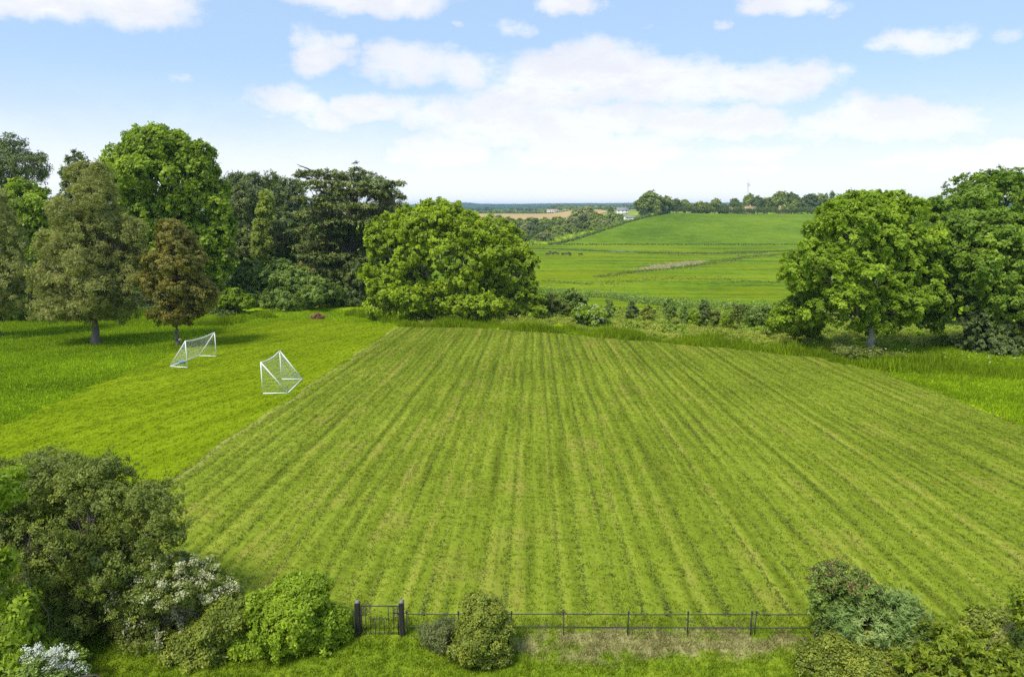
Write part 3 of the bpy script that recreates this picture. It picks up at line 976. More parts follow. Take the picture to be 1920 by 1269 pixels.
def px_lobes(lobes, Y):
    out = []
    for l in lobes:
        cx, cy, rx, ry = l[:4]
        dy = l[4] if len(l) > 4 else 0.0
        k = l[5] if len(l) > 5 else 1.0
        c = at(cx, cy, Y + dy)
        dep = (Y + dy) * CP + (CAM_H - c[2]) * SP
        m = dep / FPX
        out.append((c[0], c[1], c[2], rx * m, max(rx * m * k, 0.2), ry * m))
    return out


def plant(name, label, cat, Y, base_px, lobes, n_clumps, style, leaf, bark='bark', trunk_r=0.3, trunk_h=None, group=None,
          n_twig=60, multi=1, extra=None, over=None, crown='crown', lean=0.0, bias=0.25, branches=True):
    """A tree or shrub standing at depth Y: Empty at its base > trunk, branches, crown (+ blossom or red tips)."""
    NTREE[0] += 1
    rng = np.random.default_rng(1000 + NTREE[0] * 17)
    st = dict(STYLE[style])
    st.update(over or {})
    bx = at(base_px, 600, Y)[0]
    base = np.array([bx, Y, float(H(bx, Y))])
    Ls = [tuple(np.array(l)) for l in px_lobes(lobes, Y)]
    Ll = [(l[0] - base[0], l[1] - base[1], l[2] - base[2], l[3], l[4], l[5]) for l in Ls]
    Lx = Ll if style == 'plate' else bumpy(rng, Ll, st.get('bumps', 9), st.get('bump', 0.34))
    C, O, RC = sample_clumps(rng, Lx, n_clumps, st['rc'], inner=st.get('inner', 0.2), rag=st.get('rag', 0.13), zmin=0.12, bias=bias)
    ph = rng.uniform(0, 6.28, 3)
    q = np.sin(C * (5.0 / np.mean([l[3] for l in Ll])) + ph).sum(1) / 3
    tint = np.clip(0.5 + 0.28 * q + rng.normal(size=len(C)) * 0.2, 0, 1)
    root = thing(name, label, cat, base, group)
    if trunk_h is None:
        trunk_h = max(0.3, 0.35 * max(l[2] for l in Ll))
    T, Bm = woody(rng, np.zeros(3), Ll, C, trunk_r, trunk_h, n_twig, lean, multi)
    T.build('trunk' if cat == 'tree' else 'stem', M[bark], root, True)
    if branches and Bm.n:
        Bm.build('branches', M[bark], root, True)
    twig_crown(crown, rng, C, O, RC, tint, st, M[leaf], root)
    for (pname, mat, frac, per, L, W, rc, sel) in (extra or []):
        k = int(n_clumps * frac)
        pick = rng.choice(len(C), k, replace=False, p=sel(C) / sel(C).sum() if sel else None)
        V, F, t = leaf_cloud(rng, C[pick] + O[pick] * RC[pick, None] * 0.55, O[pick], RC[pick] * rc, per, L, W, 0.5, 0.8, 0.8, 0.5, 0.0)
        V[:, 2] = np.maximum(V[:, 2], 0.02)
        obj(pname, mesh_from(pname, V, F, t), M[mat], root)
    return root


# the big round tree in the middle
plant('round_tree', 'large round bright green tree standing in the bank beyond the field', 'tree', 88, 850,
      [(840, 485, 120, 100), (765, 470, 70, 72), (800, 432, 85, 58, 1), (905, 465, 82, 70), (945, 515, 62, 75, 1), (735, 545, 52, 48, -1),
       (800, 560, 80, 40, -2), (880, 575, 70, 34, -4), (960, 560, 52, 48), (985, 590, 32, 24, -1), (860, 420, 50, 30, 1), (715, 455, 34, 34), (712, 575, 36, 28, -2), (970, 515, 40, 60, 1), (990, 565, 30, 40), (700, 520, 26, 34)],
      3400, 'oak', 'l_central', 'bark_pale', 0.55, 2.2, n_twig=240, over=dict(per=27, L=0.46, W=0.32))
# left group
plant('olive_conifer', 'feathery olive green tree with a stout short trunk behind the far goal', 'tree', 66, 177,
      [(172, 520, 92, 95), (175, 430, 72, 85), (168, 350, 42, 60), (110, 540, 48, 55), (235, 530, 50, 60), (170, 575, 95, 35), (95, 480, 32, 48), (240, 450, 32, 50)],
      3200, 'feather', 'l_olive', 'bark_grey', 0.42, 2.2, n_twig=420, over=dict(per=24, W=0.085))
plant('russet_tree', 'small oval tree with russet brown leaves beside the far goal', 'tree', 64.5, 329,
      [(335, 500, 58, 72), (330, 455, 45, 42), (345, 545, 62, 50), (305, 530, 38, 55), (375, 560, 32, 36), (330, 590, 50, 26)],
      1700, 'broad', 'l_russet', 'bark_grey', 0.22, 1.9, n_twig=260, over=dict(L=0.26, W=0.13, per=24, rc=0.42, inner=0.3), multi=1)
plant('tall_green_tree', 'tallest bright green domed tree rising behind the olive and russet trees', 'tree', 96, 325,
      [(300, 330, 95, 82), (270, 300, 62, 55), (345, 300, 55, 50), (250, 370, 55, 70), (360, 380, 62, 80), (310, 400, 80, 70), (390, 450, 48, 62),
       (405, 510, 34, 52), (320, 480, 80, 60), (225, 330, 32, 42), (260, 470, 60, 60), (392, 360, 34, 46), (300, 262, 46, 26), (372, 320, 42, 46), (412, 420, 28, 50), (215, 345, 32, 44)],
      3600, 'broad', 'l_maple', 'bark', 0.6, 6.0, n_twig=160, over=dict(L=0.52, W=0.34, rc=0.75, droop=0.5, per=26))
plant('grey_gum_tree', 'thin grey green tree with pale bare branches at the top left edge', 'tree', 104, 5,
      [(30, 310, 45, 40), (-10, 330, 60, 60), (60, 325, 30, 25), (20, 275, 24, 20), (-60, 320, 60, 70), (78, 300, 12, 14)],
      900, 'needle', 'l_pine_dark', 'bark_pale', 0.35, 12.0, n_twig=120, over=dict(per=22, rc=0.85, inner=0.35, W=0.18))
plant('leafy_tree', 'fresh green tree filling the gap below the grey green tree at the left edge', 'tree', 92, 40,
      [(40, 390, 60, 50), (70, 440, 50, 60), (10, 430, 50, 60), (40, 500, 80, 60)], 1100, 'broad', 'l_maple', 'bark', 0.35, 4.0, over=dict(L=0.5, W=0.34, rc=0.75))
plant('dark_spire_conifer', 'dark narrow conifer whose tip shows above the olive tree', 'tree', 101, 150,
      [(150, 305, 18, 24), (150, 345, 34, 40), (148, 400, 50, 50), (150, 460, 60, 60), (130, 330, 18, 20), (180, 325, 16, 22)], 800, 'needle', 'l_pine_dark', 'bark', 0.35, 8.0,
      over=dict(L=0.5, W=0.17))
plant('shadowy_conifer', 'dull olive conifer cut off by the left edge of the photo', 'tree', 71, -10,
      [(-20, 480, 70, 110), (20, 530, 42, 60), (-30, 400, 50, 60), (-20, 560, 80, 40)], 1300, 'feather', 'l_olive', 'bark_grey', 0.4, 2.5, n_twig=140, over=dict(W=0.09))
plant('far_left_tree', 'dark leafy tree filling the shade low behind the left conifers', 'tree', 86, 100,
      [(80, 540, 80, 50), (0, 540, 80, 60), (-80, 500, 90, 90), (160, 550, 60, 40)], 900, 'broad', 'l_laurel', 'bark', 0.3, 2.5, over=dict(L=0.5, W=0.32, rc=0.7))
plant('grey_pine', 'grey green pine with rounded tufts between the tall green tree and the poplars', 'tree', 118, 466,
      [(468, 370, 38, 34), (460, 410, 45, 40), (468, 450, 50, 40), (450, 480, 50, 36), (500, 460, 45, 50), (515, 430, 35, 42)], 1300, 'needle', 'l_pine', 'bark', 0.4, 7.0,
      over=dict(L=0.5, W=0.16, rc=0.75))
plant('dark_pine', 'dark pine on the skyline just right of the tall green tree', 'tree', 128, 440,
      [(440, 350, 30, 24), (475, 345, 28, 22), (455, 390, 50, 40), (505, 350, 26, 24), (500, 390, 40, 40)], 800, 'needle', 'l_pine_dark', 'bark', 0.4, 8.0, over=dict(L=0.55, W=0.18, rc=0.85))
plant('dark_pine', 'dark green pine on the skyline just left of the spreading cypress', 'tree', 124, 545,
      [(545, 365, 30, 26), (520, 375, 26, 24), (545, 410, 44, 40), (560, 450, 44, 50), (540, 480, 50, 40)], 900, 'needle', 'l_pine_dark', 'bark', 0.4, 8.0, over=dict(L=0.55, W=0.18, rc=0.85))
plant('slender_poplar', 'taller of the two slender pale green poplars', 'tree', 113, 497,
      [(499, 375, 13, 22), (500, 400, 17, 30), (496, 430, 10, 34), (497, 460, 12, 30)], 330, 'broad', 'l_poplar', 'bark', 0.15, 4.0, over=dict(L=0.36, W=0.2, rc=0.5, outw=0.2, droop=-0.8))
plant('slender_poplar', 'shorter of the two slender pale green poplars', 'tree', 112, 483,
      [(482, 430, 7, 18), (482, 455, 9, 24), (483, 475, 10, 16)], 200, 'broad', 'l_poplar', 'bark', 0.12, 3.0, over=dict(L=0.34, W=0.18, rc=0.45, outw=0.2, droop=-0.8))
rc_ = np.random.default_rng(5)
pl = []
for (cx, cy, w) in [(668, 322, 22), (655, 336, 46), (604, 326, 44), (712, 346, 44), (612, 348, 58), (668, 362, 70), (728, 370, 34), (590, 374, 46), (640, 388, 66), (716, 396, 48), (588, 404, 52),
                    (668, 414, 84), (606, 434, 66), (726, 428, 30), (672, 448, 78), (592, 466, 52), (650, 480, 84), (706, 478, 46), (614, 504, 84), (690, 512, 58), (580, 330, 24), (748, 388, 18),
                    (640, 534, 70), (690, 545, 44)]:
    pl.append((cx, cy, w * 1.08, 4.5 + w * 0.035, float(rc_.uniform(-7, 2)), 0.8))
plant('spreading_cypress', 'big dark cypress with flat layered branches and bare tips on the skyline', 'tree', 110, 660,
      pl + [(668, 336, 18, 18, 1), (668, 314, 8, 9, 0)], 2300, 'plate', 'l_cypress', 'bark_grey', 0.7, 7.0, n_twig=330,
      over=dict(L=0.62, W=0.2, rc=0.62, flat=0.28, upw=3.0), extra=[('dead_foliage', 'l_brown', 0.012, 14, 0.4, 0.14, 0.9, None)])
cyp = [o for o in scene.objects if o.name.startswith('spreading_cypress')][0]
q = MB()
for (x0, y0, x1, y1) in ((600, 326, 556, 308), (595, 332, 555, 328), (740, 345, 752, 336), (735, 352, 752, 350), (590, 322, 560, 312), (610, 345, 568, 340)):
    a, b = at(x0, y0, 108), at(x1, y1, 107)
    q = MB()
    q.tube(limb_path(rc_, a - np.array(cyp.location), b - np.array(cyp.location), 0.03, 5), np.linspace(0.09, 0.035, 5), 4)
    q.build('bare_branch', M['bark_grey'], cyp)
plant('dark_evergreen', 'dark green tree behind the cypress sloping down to the round tree', 'tree', 117, 730,
      [(730, 375, 30, 26), (745, 410, 26, 30), (720, 420, 40, 50), (700, 345, 24, 22), (720, 480, 50, 60), (690, 540, 40, 40), (640, 400, 60, 45, 2), (600, 440, 50, 50, 2), (660, 470, 60, 50, 2), (600, 500, 60, 50, 2), (650, 530, 60, 40, 2)], 1700, 'needle', 'l_pine_dark', 'bark', 0.4, 7.0, over=dict(L=0.5, W=0.17, rc=0.8))
plant('laurel_shrub', 'tall dull green shrub mass between the russet tree and the cypress', 'shrub', 102, 505,
      [(510, 515, 62, 32), (470, 520, 36, 36), (550, 530, 40, 30), (490, 545, 60, 30)], 1000, 'broad', 'l_laurel', 'bark', 0.15, 1.2, multi=3, over=dict(L=0.36, W=0.2, rc=0.5))
plant('laurel_shrub', 'broad low dark green shrub behind the brown brush heap', 'shrub', 99, 580,
      [(580, 548, 75, 30), (530, 555, 45, 26), (625, 550, 32, 28), (565, 565, 70, 18)], 1000, 'broad', 'l_laurel', 'bark', 0.15, 1.0, multi=3, over=dict(L=0.34, W=0.2, rc=0.45))
plant('dark_yew_shrub', 'very dark shrub in the shade between the cypress and the round tree', 'shrub', 101, 670,
      [(672, 535, 32, 45), (660, 565, 36, 22), (695, 560, 26, 30)], 700, 'needle', 'l_pine_dark', 'bark', 0.15, 1.2, multi=2, over=dict(L=0.36, W=0.13, rc=0.5))
plant('small_green_bush', 'small bright green bush at the right foot of the russet tree', 'shrub', 92, 440,
      [(440, 562, 26, 20), (418, 568, 18, 14), (462, 566, 16, 14)], 420, 'broad', 'l_maple', 'bark', 0.08, 0.7, multi=2, over=dict(L=0.3, W=0.18, rc=0.35))
# right group
plant('left_oak', 'broad light green oak with a grey trunk at the corner of the mown field', 'tree', 60, 1637,
      [(1600, 440, 80, 70), (1650, 400, 85, 42, 2), (1540, 500, 72, 55), (1610, 510, 85, 60), (1690, 480, 80, 70, 1), (1580, 570, 90, 45), (1670, 570, 70, 40),
       (1500, 520, 40, 34), (1500, 590, 40, 30, 1), (1570, 400, 34, 26, 1), (1640, 605, 55, 28, 1), (1720, 540, 50, 60, 1), (1660, 450, 60, 50)],
      3700, 'oak', 'l_oak', 'bark_pale', 0.34, 2.6, n_twig=260, over=dict(L=0.32, W=0.21, rc=0.46, per=27))
plant('domed_oak', 'tall dome shaped oak highest on the right edge against the sky', 'tree', 82, 1880,
      [(1850, 390, 110, 68), (1790, 400, 60, 50), (1910, 380, 100, 62), (1990, 420, 110, 90), (1830, 450, 100, 60), (1920, 460, 110, 70)],
      2100, 'oak', 'l_oak_dark', 'bark', 0.6, 5.0, n_twig=120, over=dict(L=0.42, W=0.28, rc=0.6, per=25))
plant('dark_oak', 'deep green oak with a dark ivy covered trunk at the right edge', 'tree', 62, 1852,
      [(1790, 455, 85, 55, 1), (1860, 450, 85, 52, 1), (1940, 470, 100, 60), (1790, 530, 80, 60, 1), (1900, 560, 85, 55, -1), (1960, 580, 90, 60), (1750, 590, 40, 40, 2),
       (1850, 500, 90, 60), (1930, 640, 40, 40, -2), (1730, 470, 40, 45, 1)],
      3300, 'oak', 'l_oak_dark', 'bark', 0.5, 3.4, n_twig=160, over=dict(L=0.34, W=0.23, rc=0.5, per=27))
plant('ivy_thicket', 'dark ivy thicket clothing the trunk of the deep green oak', 'shrub', 61, 1852,
      [(1852, 640, 55, 48), (1840, 600, 36, 40), (1862, 670, 60, 22)], 700, 'broad', 'l_pine_dark', 'bark', 0.12, 1.0, multi=2, over=dict(L=0.22, W=0.16, rc=0.3))
plant('bramble_thicket', 'low bramble thicket at the foot of the light green oak', 'shrub', 57.6, 1630,
      [(1610, 668, 40, 20), (1660, 675, 45, 16), (1580, 662, 24, 16, 1), (1700, 676, 40, 12, 1)], 800, 'shrub', 'l_dull', 'bark', 0.04, 0.4, multi=3, over=dict(L=0.2, W=0.12, rc=0.3),
      extra=[('blossom', 'blossom', 0.12, 5, 0.08, 0.07, 0.6, None)])
plant('elder_bush', 'bright green bush at the left foot of the light green oak', 'shrub', 66, 1490,
      [(1490, 605, 32, 26), (1465, 600, 24, 26), (1515, 615, 26, 20)], 600, 'broad', 'l_privet', 'bark', 0.06, 0.6, multi=3, over=dict(L=0.26, W=0.15, rc=0.35))
plant('blackthorn_bush', 'dark bush left of the bright green bush by the light green oak', 'shrub', 72, 1440,
      [(1445, 592, 30, 24), (1420, 596, 22, 18), (1470, 588, 24, 22)], 500, 'broad', 'l_laurel', 'bark', 0.06, 0.6, multi=3, over=dict(L=0.24, W=0.13, rc=0.35))
plant('hazel_bush', 'rounded green bush on the bank behind the field between the two right oaks', 'shrub', 74, 1760,
      [(1770, 640, 60, 22), (1720, 640, 45, 20), (1810, 650, 30, 16)], 600, 'broad', 'l_privet', 'bark', 0.06, 0.6, multi=3, over=dict(L=0.28, W=0.16, rc=0.35))

# shrubs and saplings down the bank behind the field
plant('hawthorn_bush', 'rounded hawthorn bush with white blossom just beyond the far edge of the field', 'shrub', 80, 1105,
      [(1103, 588, 30, 20), (1115, 596, 20, 14), (1090, 592, 18, 16)], 520, 'broad', 'l_privet', 'bark', 0.08, 0.6, multi=3, over=dict(L=0.26, W=0.15, rc=0.36),
      extra=[('blossom', 'blossom_white', 0.3, 6, 0.13, 0.11, 0.7, None)])
plant('dark_thorn_bush', 'dark green thorn bush behind the white hawthorn bush', 'shrub', 96, 1075,
      [(1075, 562, 24, 20), (1062, 570, 18, 14), (1088, 572, 14, 12)], 420, 'broad', 'l_laurel', 'bark', 0.08, 0.7, multi=3, over=dict(L=0.28, W=0.16, rc=0.4))
plant('scrub_bush', 'grey green scrub bush at the right foot of the round tree', 'shrub', 94, 1035,
      [(1030, 565, 22, 16), (1045, 578, 22, 14), (1010, 575, 18, 14)], 400, 'broad', 'l_dull', 'bark', 0.08, 0.6, multi=3, over=dict(L=0.28, W=0.16, rc=0.4))
ordn = ['first', 'second', 'third', 'fourth', 'fifth', 'sixth', 'seventh', 'eighth', 'ninth', 'tenth', 'eleventh', 'twelfth', 'thirteenth', 'fourteenth', 'fifteenth',
        'sixteenth', 'seventeenth', 'eighteenth', 'nineteenth', 'twentieth', 'twenty-first', 'twenty-second', 'twenty-third', 'twenty-fourth']
SAP = [(1143, 580, 11, 20, 'l_laurel'), (1184, 582, 12, 18, 'l_pine_dark'), (1216, 586, 14, 14, 'l_box'), (1254, 584, 15, 24, 'l_laurel'), (1283, 592, 9, 18, 'l_laurel'),
       (1322, 586, 13, 22, 'l_pine_dark'), (1340, 594, 12, 14, 'l_dull'), (1388, 588, 24, 18, 'l_dull'), (1303, 598, 14, 10, 'l_privet'), (1362, 598, 12, 10, 'l_privet')]
for i, (cx, cy, rx, ry, lm) in enumerate(sorted(SAP)):
    plant('sapling', '%s sapling from the left in the row down the bank beyond the field' % ordn[i], 'tree', 92 - (cx - 1143) * 0.045, cx,
          [(cx, cy + 4, rx, ry * 0.8), (cx - 1, cy - ry * 0.5, rx * 0.62, ry * 0.6), (cx + rx * 0.3, cy - ry * 0.1, rx * 0.6, ry * 0.5)], 130, 'broad', lm, 'bark', 0.05, 0.7, group='saplings down the bank beyond the field',
          over=dict(L=0.24, W=0.13, rc=0.28, per=20), n_twig=10)

# ------------------------------------------------------------------ foreground shrubs
plant('gnarled_shrub', 'big dull olive shrub with grey crooked branches filling the lower left corner', 'shrub', 16.6, 120,
      [(60, 905, 110, 60, 0.6), (185, 930, 115, 70, 0.4), (290, 970, 78, 68), (100, 1010, 130, 90), (225, 1050, 100, 70, -0.3), (60, 1130, 120, 90, -0.5), (-60, 1000, 120, 130), (150, 1160, 90, 60, -0.6)],
      3900, 'small', 'l_dull', 'bark_grey', 0.15, 1.5, n_twig=420, multi=3, over=dict(per=24, rc=0.2, inner=0.32, L=0.095, W=0.05))
plant('broadleaf_shrub', 'shrub with larger fresh green leaves at the left edge of the photo', 'shrub', 14.2, 5,
      [(0, 925, 44, 40), (-20, 1080, 40, 70), (10, 1230, 75, 50), (35, 1150, 34, 50), (80, 1240, 50, 34)], 520, 'shrub', 'l_maple', 'bark_grey', 0.014, 0.6, multi=2,
      over=dict(L=0.2, W=0.085, rc=0.24, per=15, droop=0.5))
def sprays(root, arcs, mat, seed, n=46, s=0.045):
    """Arching flowering shoots: a thin stem set with small flowers; every shoot a part with its stem below it."""
    rr = np.random.default_rng(seed)
    o = np.array(root.location)
    for (x0, y0, Y0_, x1, y1, Y1_) in arcs:
        a, b = at(x0, y0, Y0_) - o, at(x1, y1, Y1_) - o
        P = limb_path(rr, a, b, 0.22, 9)
        t = rr.random(n) ** 0.7
        c = np.stack([np.interp(t * 8, np.arange(9), P[:, k]) for k in range(3)], 1) + rr.normal(size=(n, 3)) * 0.035
        V, F, tt = leaf_cloud(rr, c, unit(rr.normal(size=(n, 3)) + np.array([0, 0, 0.8])), np.full(n, 0.06), 9, s, s * 0.85, 0.8, 0.5, 0.9)
        f = obj('blossom_spray', mesh_from('blossom_spray', V, F, tt), M[mat], root)
        f['kind'] = 'stuff'
        q = MB()
        q.tube(P, np.linspace(0.012, 0.004, 9), 4)
        q.build('shoot', M['bark_grey'], f)


sel_top = lambda C: np.clip(C[:, 2] - C[:, 2].min(), 0.02, None) ** 1.2
wbs = plant('white_blossom_shrub', 'loose shrub covered in cream white blossom left of the bright green bush', 'shrub', 15.9, 320,
      [(330, 1090, 75, 45), (270, 1130, 60, 50), (370, 1110, 60, 30), (300, 1190, 80, 45), (420, 1115, 34, 16), (240, 1200, 45, 40)],
      1000, 'small', 'l_dull', 'bark_grey', 0.07, 0.9, n_twig=160, multi=3, over=dict(inner=0.4),
      extra=[('blossom', 'blossom', 0.10, 22, 0.045, 0.038, 0.9, sel_top)])
rs = np.random.default_rng(91)
sprays(wbs, [(rs.uniform(285, 345), rs.uniform(1120, 1200), 15.9, x, y, 15.9 + rs.uniform(-0.9, 0.3)) for (x, y) in
             [(230, 1180), (205, 1225), (250, 1120), (262, 1080), (285, 1060), (300, 1095), (335, 1055), (352, 1085), (372, 1052), (385, 1100), (405, 1082), (430, 1112), (452, 1108), (440, 1135), (360, 1130),
              (330, 1165), (270, 1240), (300, 1215), (240, 1150), (350, 1200), (310, 1130), (395, 1125)]], 'blossom', 92)
sps = plant('spirea_shrub', 'arching white flowered shrub at the bottom left corner', 'shrub', 13.7, 95,
      [(95, 1262, 62, 34), (60, 1280, 50, 30), (140, 1285, 34, 24)], 260, 'small', 'l_laurel', 'bark', 0.04, 0.5, multi=3,
      extra=[('blossom', 'blossom_white', 0.10, 20, 0.035, 0.03, 1.0, None)])
sprays(sps, [(90, 1275, 13.7, x, y, 13.7 + rs.uniform(-0.4, 0.2)) for (x, y) in
             [(30, 1235), (45, 1215), (70, 1208), (95, 1222), (120, 1215), (140, 1232), (158, 1248), (150, 1262), (110, 1245), (60, 1240), (80, 1250), (25, 1258), (130, 1255)]], 'blossom_white', 93, 34, 0.03)
plant('olive_bush', 'dull green bush between the blossom shrub and the bright green bush', 'shrub', 15.3, 390,
      [(400, 1190, 55, 50), (350, 1230, 60, 45), (430, 1160, 36, 34), (300, 1260, 70, 40)], 1000, 'small', 'l_box', 'bark', 0.05, 0.5, multi=3)
plant('bright_green_bush', 'rounded bright green bush left of the garden gate', 'shrub', 15.7, 545,
      [(545, 1165, 85, 70), (480, 1200, 55, 62), (605, 1190, 42, 58), (550, 1225, 95, 50), (560, 1120, 60, 32), (480, 1145, 36, 34)],
      2200, 'shrub', 'l_privet', 'bark', 0.07, 0.7, multi=3, over=dict(L=0.105, W=0.062, rc=0.17, per=23))
plant('round_garden_bush', 'round yellowish green bush right of the garden gate, in front of the fence', 'shrub', 15.1, 908,
      [(905, 1185, 58, 55), (890, 1205, 48, 44), (930, 1200, 42, 46), (905, 1150, 42, 28), (910, 1225, 50, 28)],
      1300, 'small', 'l_box', 'bark', 0.05, 0.4, multi=3, over=dict(L=0.075, W=0.042, rc=0.13, per=22))
plant('dry_twiggy_shrub', 'dry greyish twiggy shrub against the left side of the round garden bush', 'shrub', 15.5, 818,
      [(818, 1195, 32, 24), (835, 1180, 22, 22), (840, 1205, 26, 18)], 300, 'small', 'l_twig', 'bark_grey', 0.03, 0.3, multi=3, over=dict(L=0.09, W=0.018, rc=0.16, per=26), n_twig=80)
sel_tip = lambda C: np.clip(C[:, 2] - C[:, 2].mean(), 0.001, None)
plant('red_tipped_shrub', 'dark green shrub with red leaf tips at the right end of the fence', 'shrub', 15.9, 1580,
      [(1585, 1095, 52, 38), (1555, 1130, 38, 48), (1600, 1140, 46, 50), (1560, 1180, 40, 40), (1545, 1085, 26, 24)], 800, 'shrub', 'l_laurel', 'bark', 0.05, 0.6, multi=3,
      over=dict(L=0.1, W=0.055, rc=0.16), extra=[('red_shoots', 'l_red', 0.12, 9, 0.09, 0.04, 1.0, sel_tip)])
plant('grey_leaved_shrub', 'silvery grey green shrub with arching shoots right of the red tipped shrub', 'shrub', 15.2, 1640,
      [(1640, 1165, 85, 40), (1700, 1165, 48, 36), (1590, 1175, 40, 32), (1640, 1195, 90, 30), (1680, 1135, 50, 24)], 640, 'long', 'l_grey', 'bark', 0.05, 0.6, multi=3,
      over=dict(L=0.2, W=0.042, rc=0.2, per=17))
plant('low_olive_shrub', 'low olive green shrub below the silvery grey shrub', 'shrub', 14.5, 1590,
      [(1600, 1240, 90, 34), (1530, 1255, 45, 24), (1680, 1235, 60, 34)], 900, 'small', 'l_box', 'bark', 0.04, 0.4, multi=3)
plant('rosette_shrub', 'yellow green shrub with upright leaf rosettes in the lower right corner', 'shrub', 14.0, 1800,
      [(1790, 1215, 80, 42), (1740, 1245, 70, 36), (1850, 1235, 70, 40), (1720, 1275, 70, 30), (1800, 1270, 90, 40), (1890, 1260, 60, 40)], 900, 'rosette', 'l_lime', 'bark', 0.05, 0.5, multi=3,
      over=dict(L=0.15, W=0.06, per=13))
plant('glossy_shrub', 'dark green shrub at the right edge behind the yellow green rosettes', 'shrub', 14.6, 1890,
      [(1880, 1180, 50, 28), (1920, 1190, 50, 36), (1850, 1195, 40, 22)], 600, 'shrub', 'l_box', 'bark', 0.015, 0.4, multi=2, over=dict(L=0.12, W=0.06))
plant('lime_shoot', 'lime green leafy shoot poking in at the right edge', 'shrub', 13.6, 1940,
      [(1918, 1125, 20, 20), (1930, 1150, 24, 22), (1915, 1160, 14, 12)], 70, 'long', 'l_lime', 'bark', 0.012, 1.4, multi=1, over=dict(L=0.16, W=0.06))

# ------------------------------------------------------------------ tall grass, nettles and cow parsley along the edges
M['tall_blade'] = blade_mat('tall_grass_blade', rough_color, 0.42, 1.25)
tall = patch_set(31, 170, 1.1, 0.35, 0.95, 0.05, 0.55, 0.4, 5)
r = np.random.default_rng(33)


def band(P, w0, w1, n, r, side):
    """Random points beside a ground line, between w0 and w1 metres away from it."""
    Q = resample([p[:2] for p in P], 200)
    T = np.gradient(Q, axis=0)
    T /= np.linalg.norm(T, axis=1)[:, None]
    Nn = np.stack([-T[:, 1], T[:, 0]], 1) * side
    i = r.integers(0, 200, n)
    return Q[i] + Nn[i] * r.uniform(w0, w1, (n, 1)) + r.normal(size=(n, 2)) * 0.15


edge = [LE_far, *F_pts[1:-1], g(1600, 676)]
B1 = np.vstack([band(edge, 0.35, 3.6, 800, r, 1), band(edge, 0.0, 0.6, 260, r, 1)])
B2 = band([g(640, 590), g(745, 609), g(870, 611)], 0.3, 2.5, 150, r, 1)
B3 = band([g(425, 612), g(470, 600), g(520, 596)], 0.2, 4.0, 160, r, 1)
B4 = band([g(1560, 680), g(1700, 700), g(1960, 715)], 0.0, 4.5, 420, r, 1)
B5 = band([g(-100, 605), g(150, 600), g(300, 592), g(430, 585)], 0.0, 8.0, 500, r, 1)
P = np.vstack([B1, B2, B3, B4, B5])
scatter('tall_grass', 'tall unmown grass along the far and side edges of the mown field', 'grass', np.column_stack([P, H(P[:, 0], P[:, 1]) - 0.02]),
        r.uniform(0, 6.28, len(P)), np.zeros(len(P)), (0.72 + 0.5 * np.sin(P[:, 0] * 0.7) * np.sin(P[:, 0] * 0.29 + P[:, 1] * 0.6)) * r.uniform(0.6, 1.35, len(P)), tall, M['tall_blade'])


def mounds(seed, n_cl, size, h, L, W, per, rc):
    out = []
    for k in range(4):
        rr = np.random.default_rng(seed + k)
        lob = [(rr.uniform(-size, size) * 0.3, rr.uniform(-size, size) * 0.3, 0.0, size * rr.uniform(0.35, 0.55), size * rr.uniform(0.35, 0.55), h * rr.uniform(0.6, 1.1)) for _ in range(3)]
        C, O, RC = sample_clumps(rr, lob, n_cl, rc, zmin=0.0, bias=0.9)
        out.append(mesh_from('leafy_mound', *leaf_cloud(rr, C, O, RC, per, L, W)))
    return out


M['l_under'] = leaf_mat('undergrowth_leaf', (0.042, 0.082, 0.010), (0.092, 0.155, 0.018), (0.175, 0.25, 0.035), 0.35, 0.1)
M['l_under_pale'] = leaf_mat('undergrowth_seed_heads', (0.06, 0.095, 0.014), (0.125, 0.175, 0.026), (0.215, 0.26, 0.055), 0.35, 0.1)
mound_a = mounds(50, 90, 1.6, 0.9, 0.26, 0.13, 14, 0.3)
mound_b = mounds(60, 90, 1.6, 0.7, 0.26, 0.06, 14, 0.3)
n = 2600
P = np.stack([r.uniform(-12, 62, n), r.uniform(60, 150, n)], 1)
off = P[:, 1] - np.interp(P[:, 0], [p[0] for p in edge] + [34, 45, 80], [p[1] for p in edge] + [60, 62, 66])
ok = (off > 2.6) & (P[:, 1] < 118 + P[:, 0] * 0.35 + r.normal(size=n) * 5)
P = P[ok]
dark_side = r.random(len(P)) < np.clip(0.35 + (P[:, 1] - 95) / 60, 0.15, 0.85)
for nm, lb, sel, var, mt in (('undergrowth', 'green nettles and brambles on the bank beyond the field', dark_side, mound_a, 'l_under'),
                             ('weed_cover', 'pale seeding weeds on the bank beyond the field', ~dark_side, mound_b, 'l_under_pale')):
    Q = P[sel]
    scatter(nm, lb, 'undergrowth', np.column_stack([Q, H(Q[:, 0], Q[:, 1]) - 0.1]), r.uniform(0, 6.28, len(Q)), np.zeros(len(Q)), r.uniform(0.5, 1.25, len(Q)), var, M[mt])


n = 900
Pw = np.stack([r.uniform(-105, -9, n), r.uniform(86, 138, n)], 1)
Pw = Pw[(Pw[:, 1] > 90 - (Pw[:, 0] + 40) * 0.12) & ((Pw[:, 0] < -38) | (Pw[:, 1] > 103))]
scatter('woodland_shade_scrub', 'dark scrub added as shade on the ground below the trees on the left', 'undergrowth', np.column_stack([Pw, H(Pw[:, 0], Pw[:, 1]) - 0.1]), r.uniform(0, 6.28, len(Pw)), np.zeros(len(Pw)),
        r.uniform(0.9, 2.0, len(Pw)), mounds(80, 90, 1.6, 0.7, 0.26, 0.14, 14, 0.3), M['l_pine_dark'])  # dark leaf colour stands in for the shade under the trees, covering bright ground


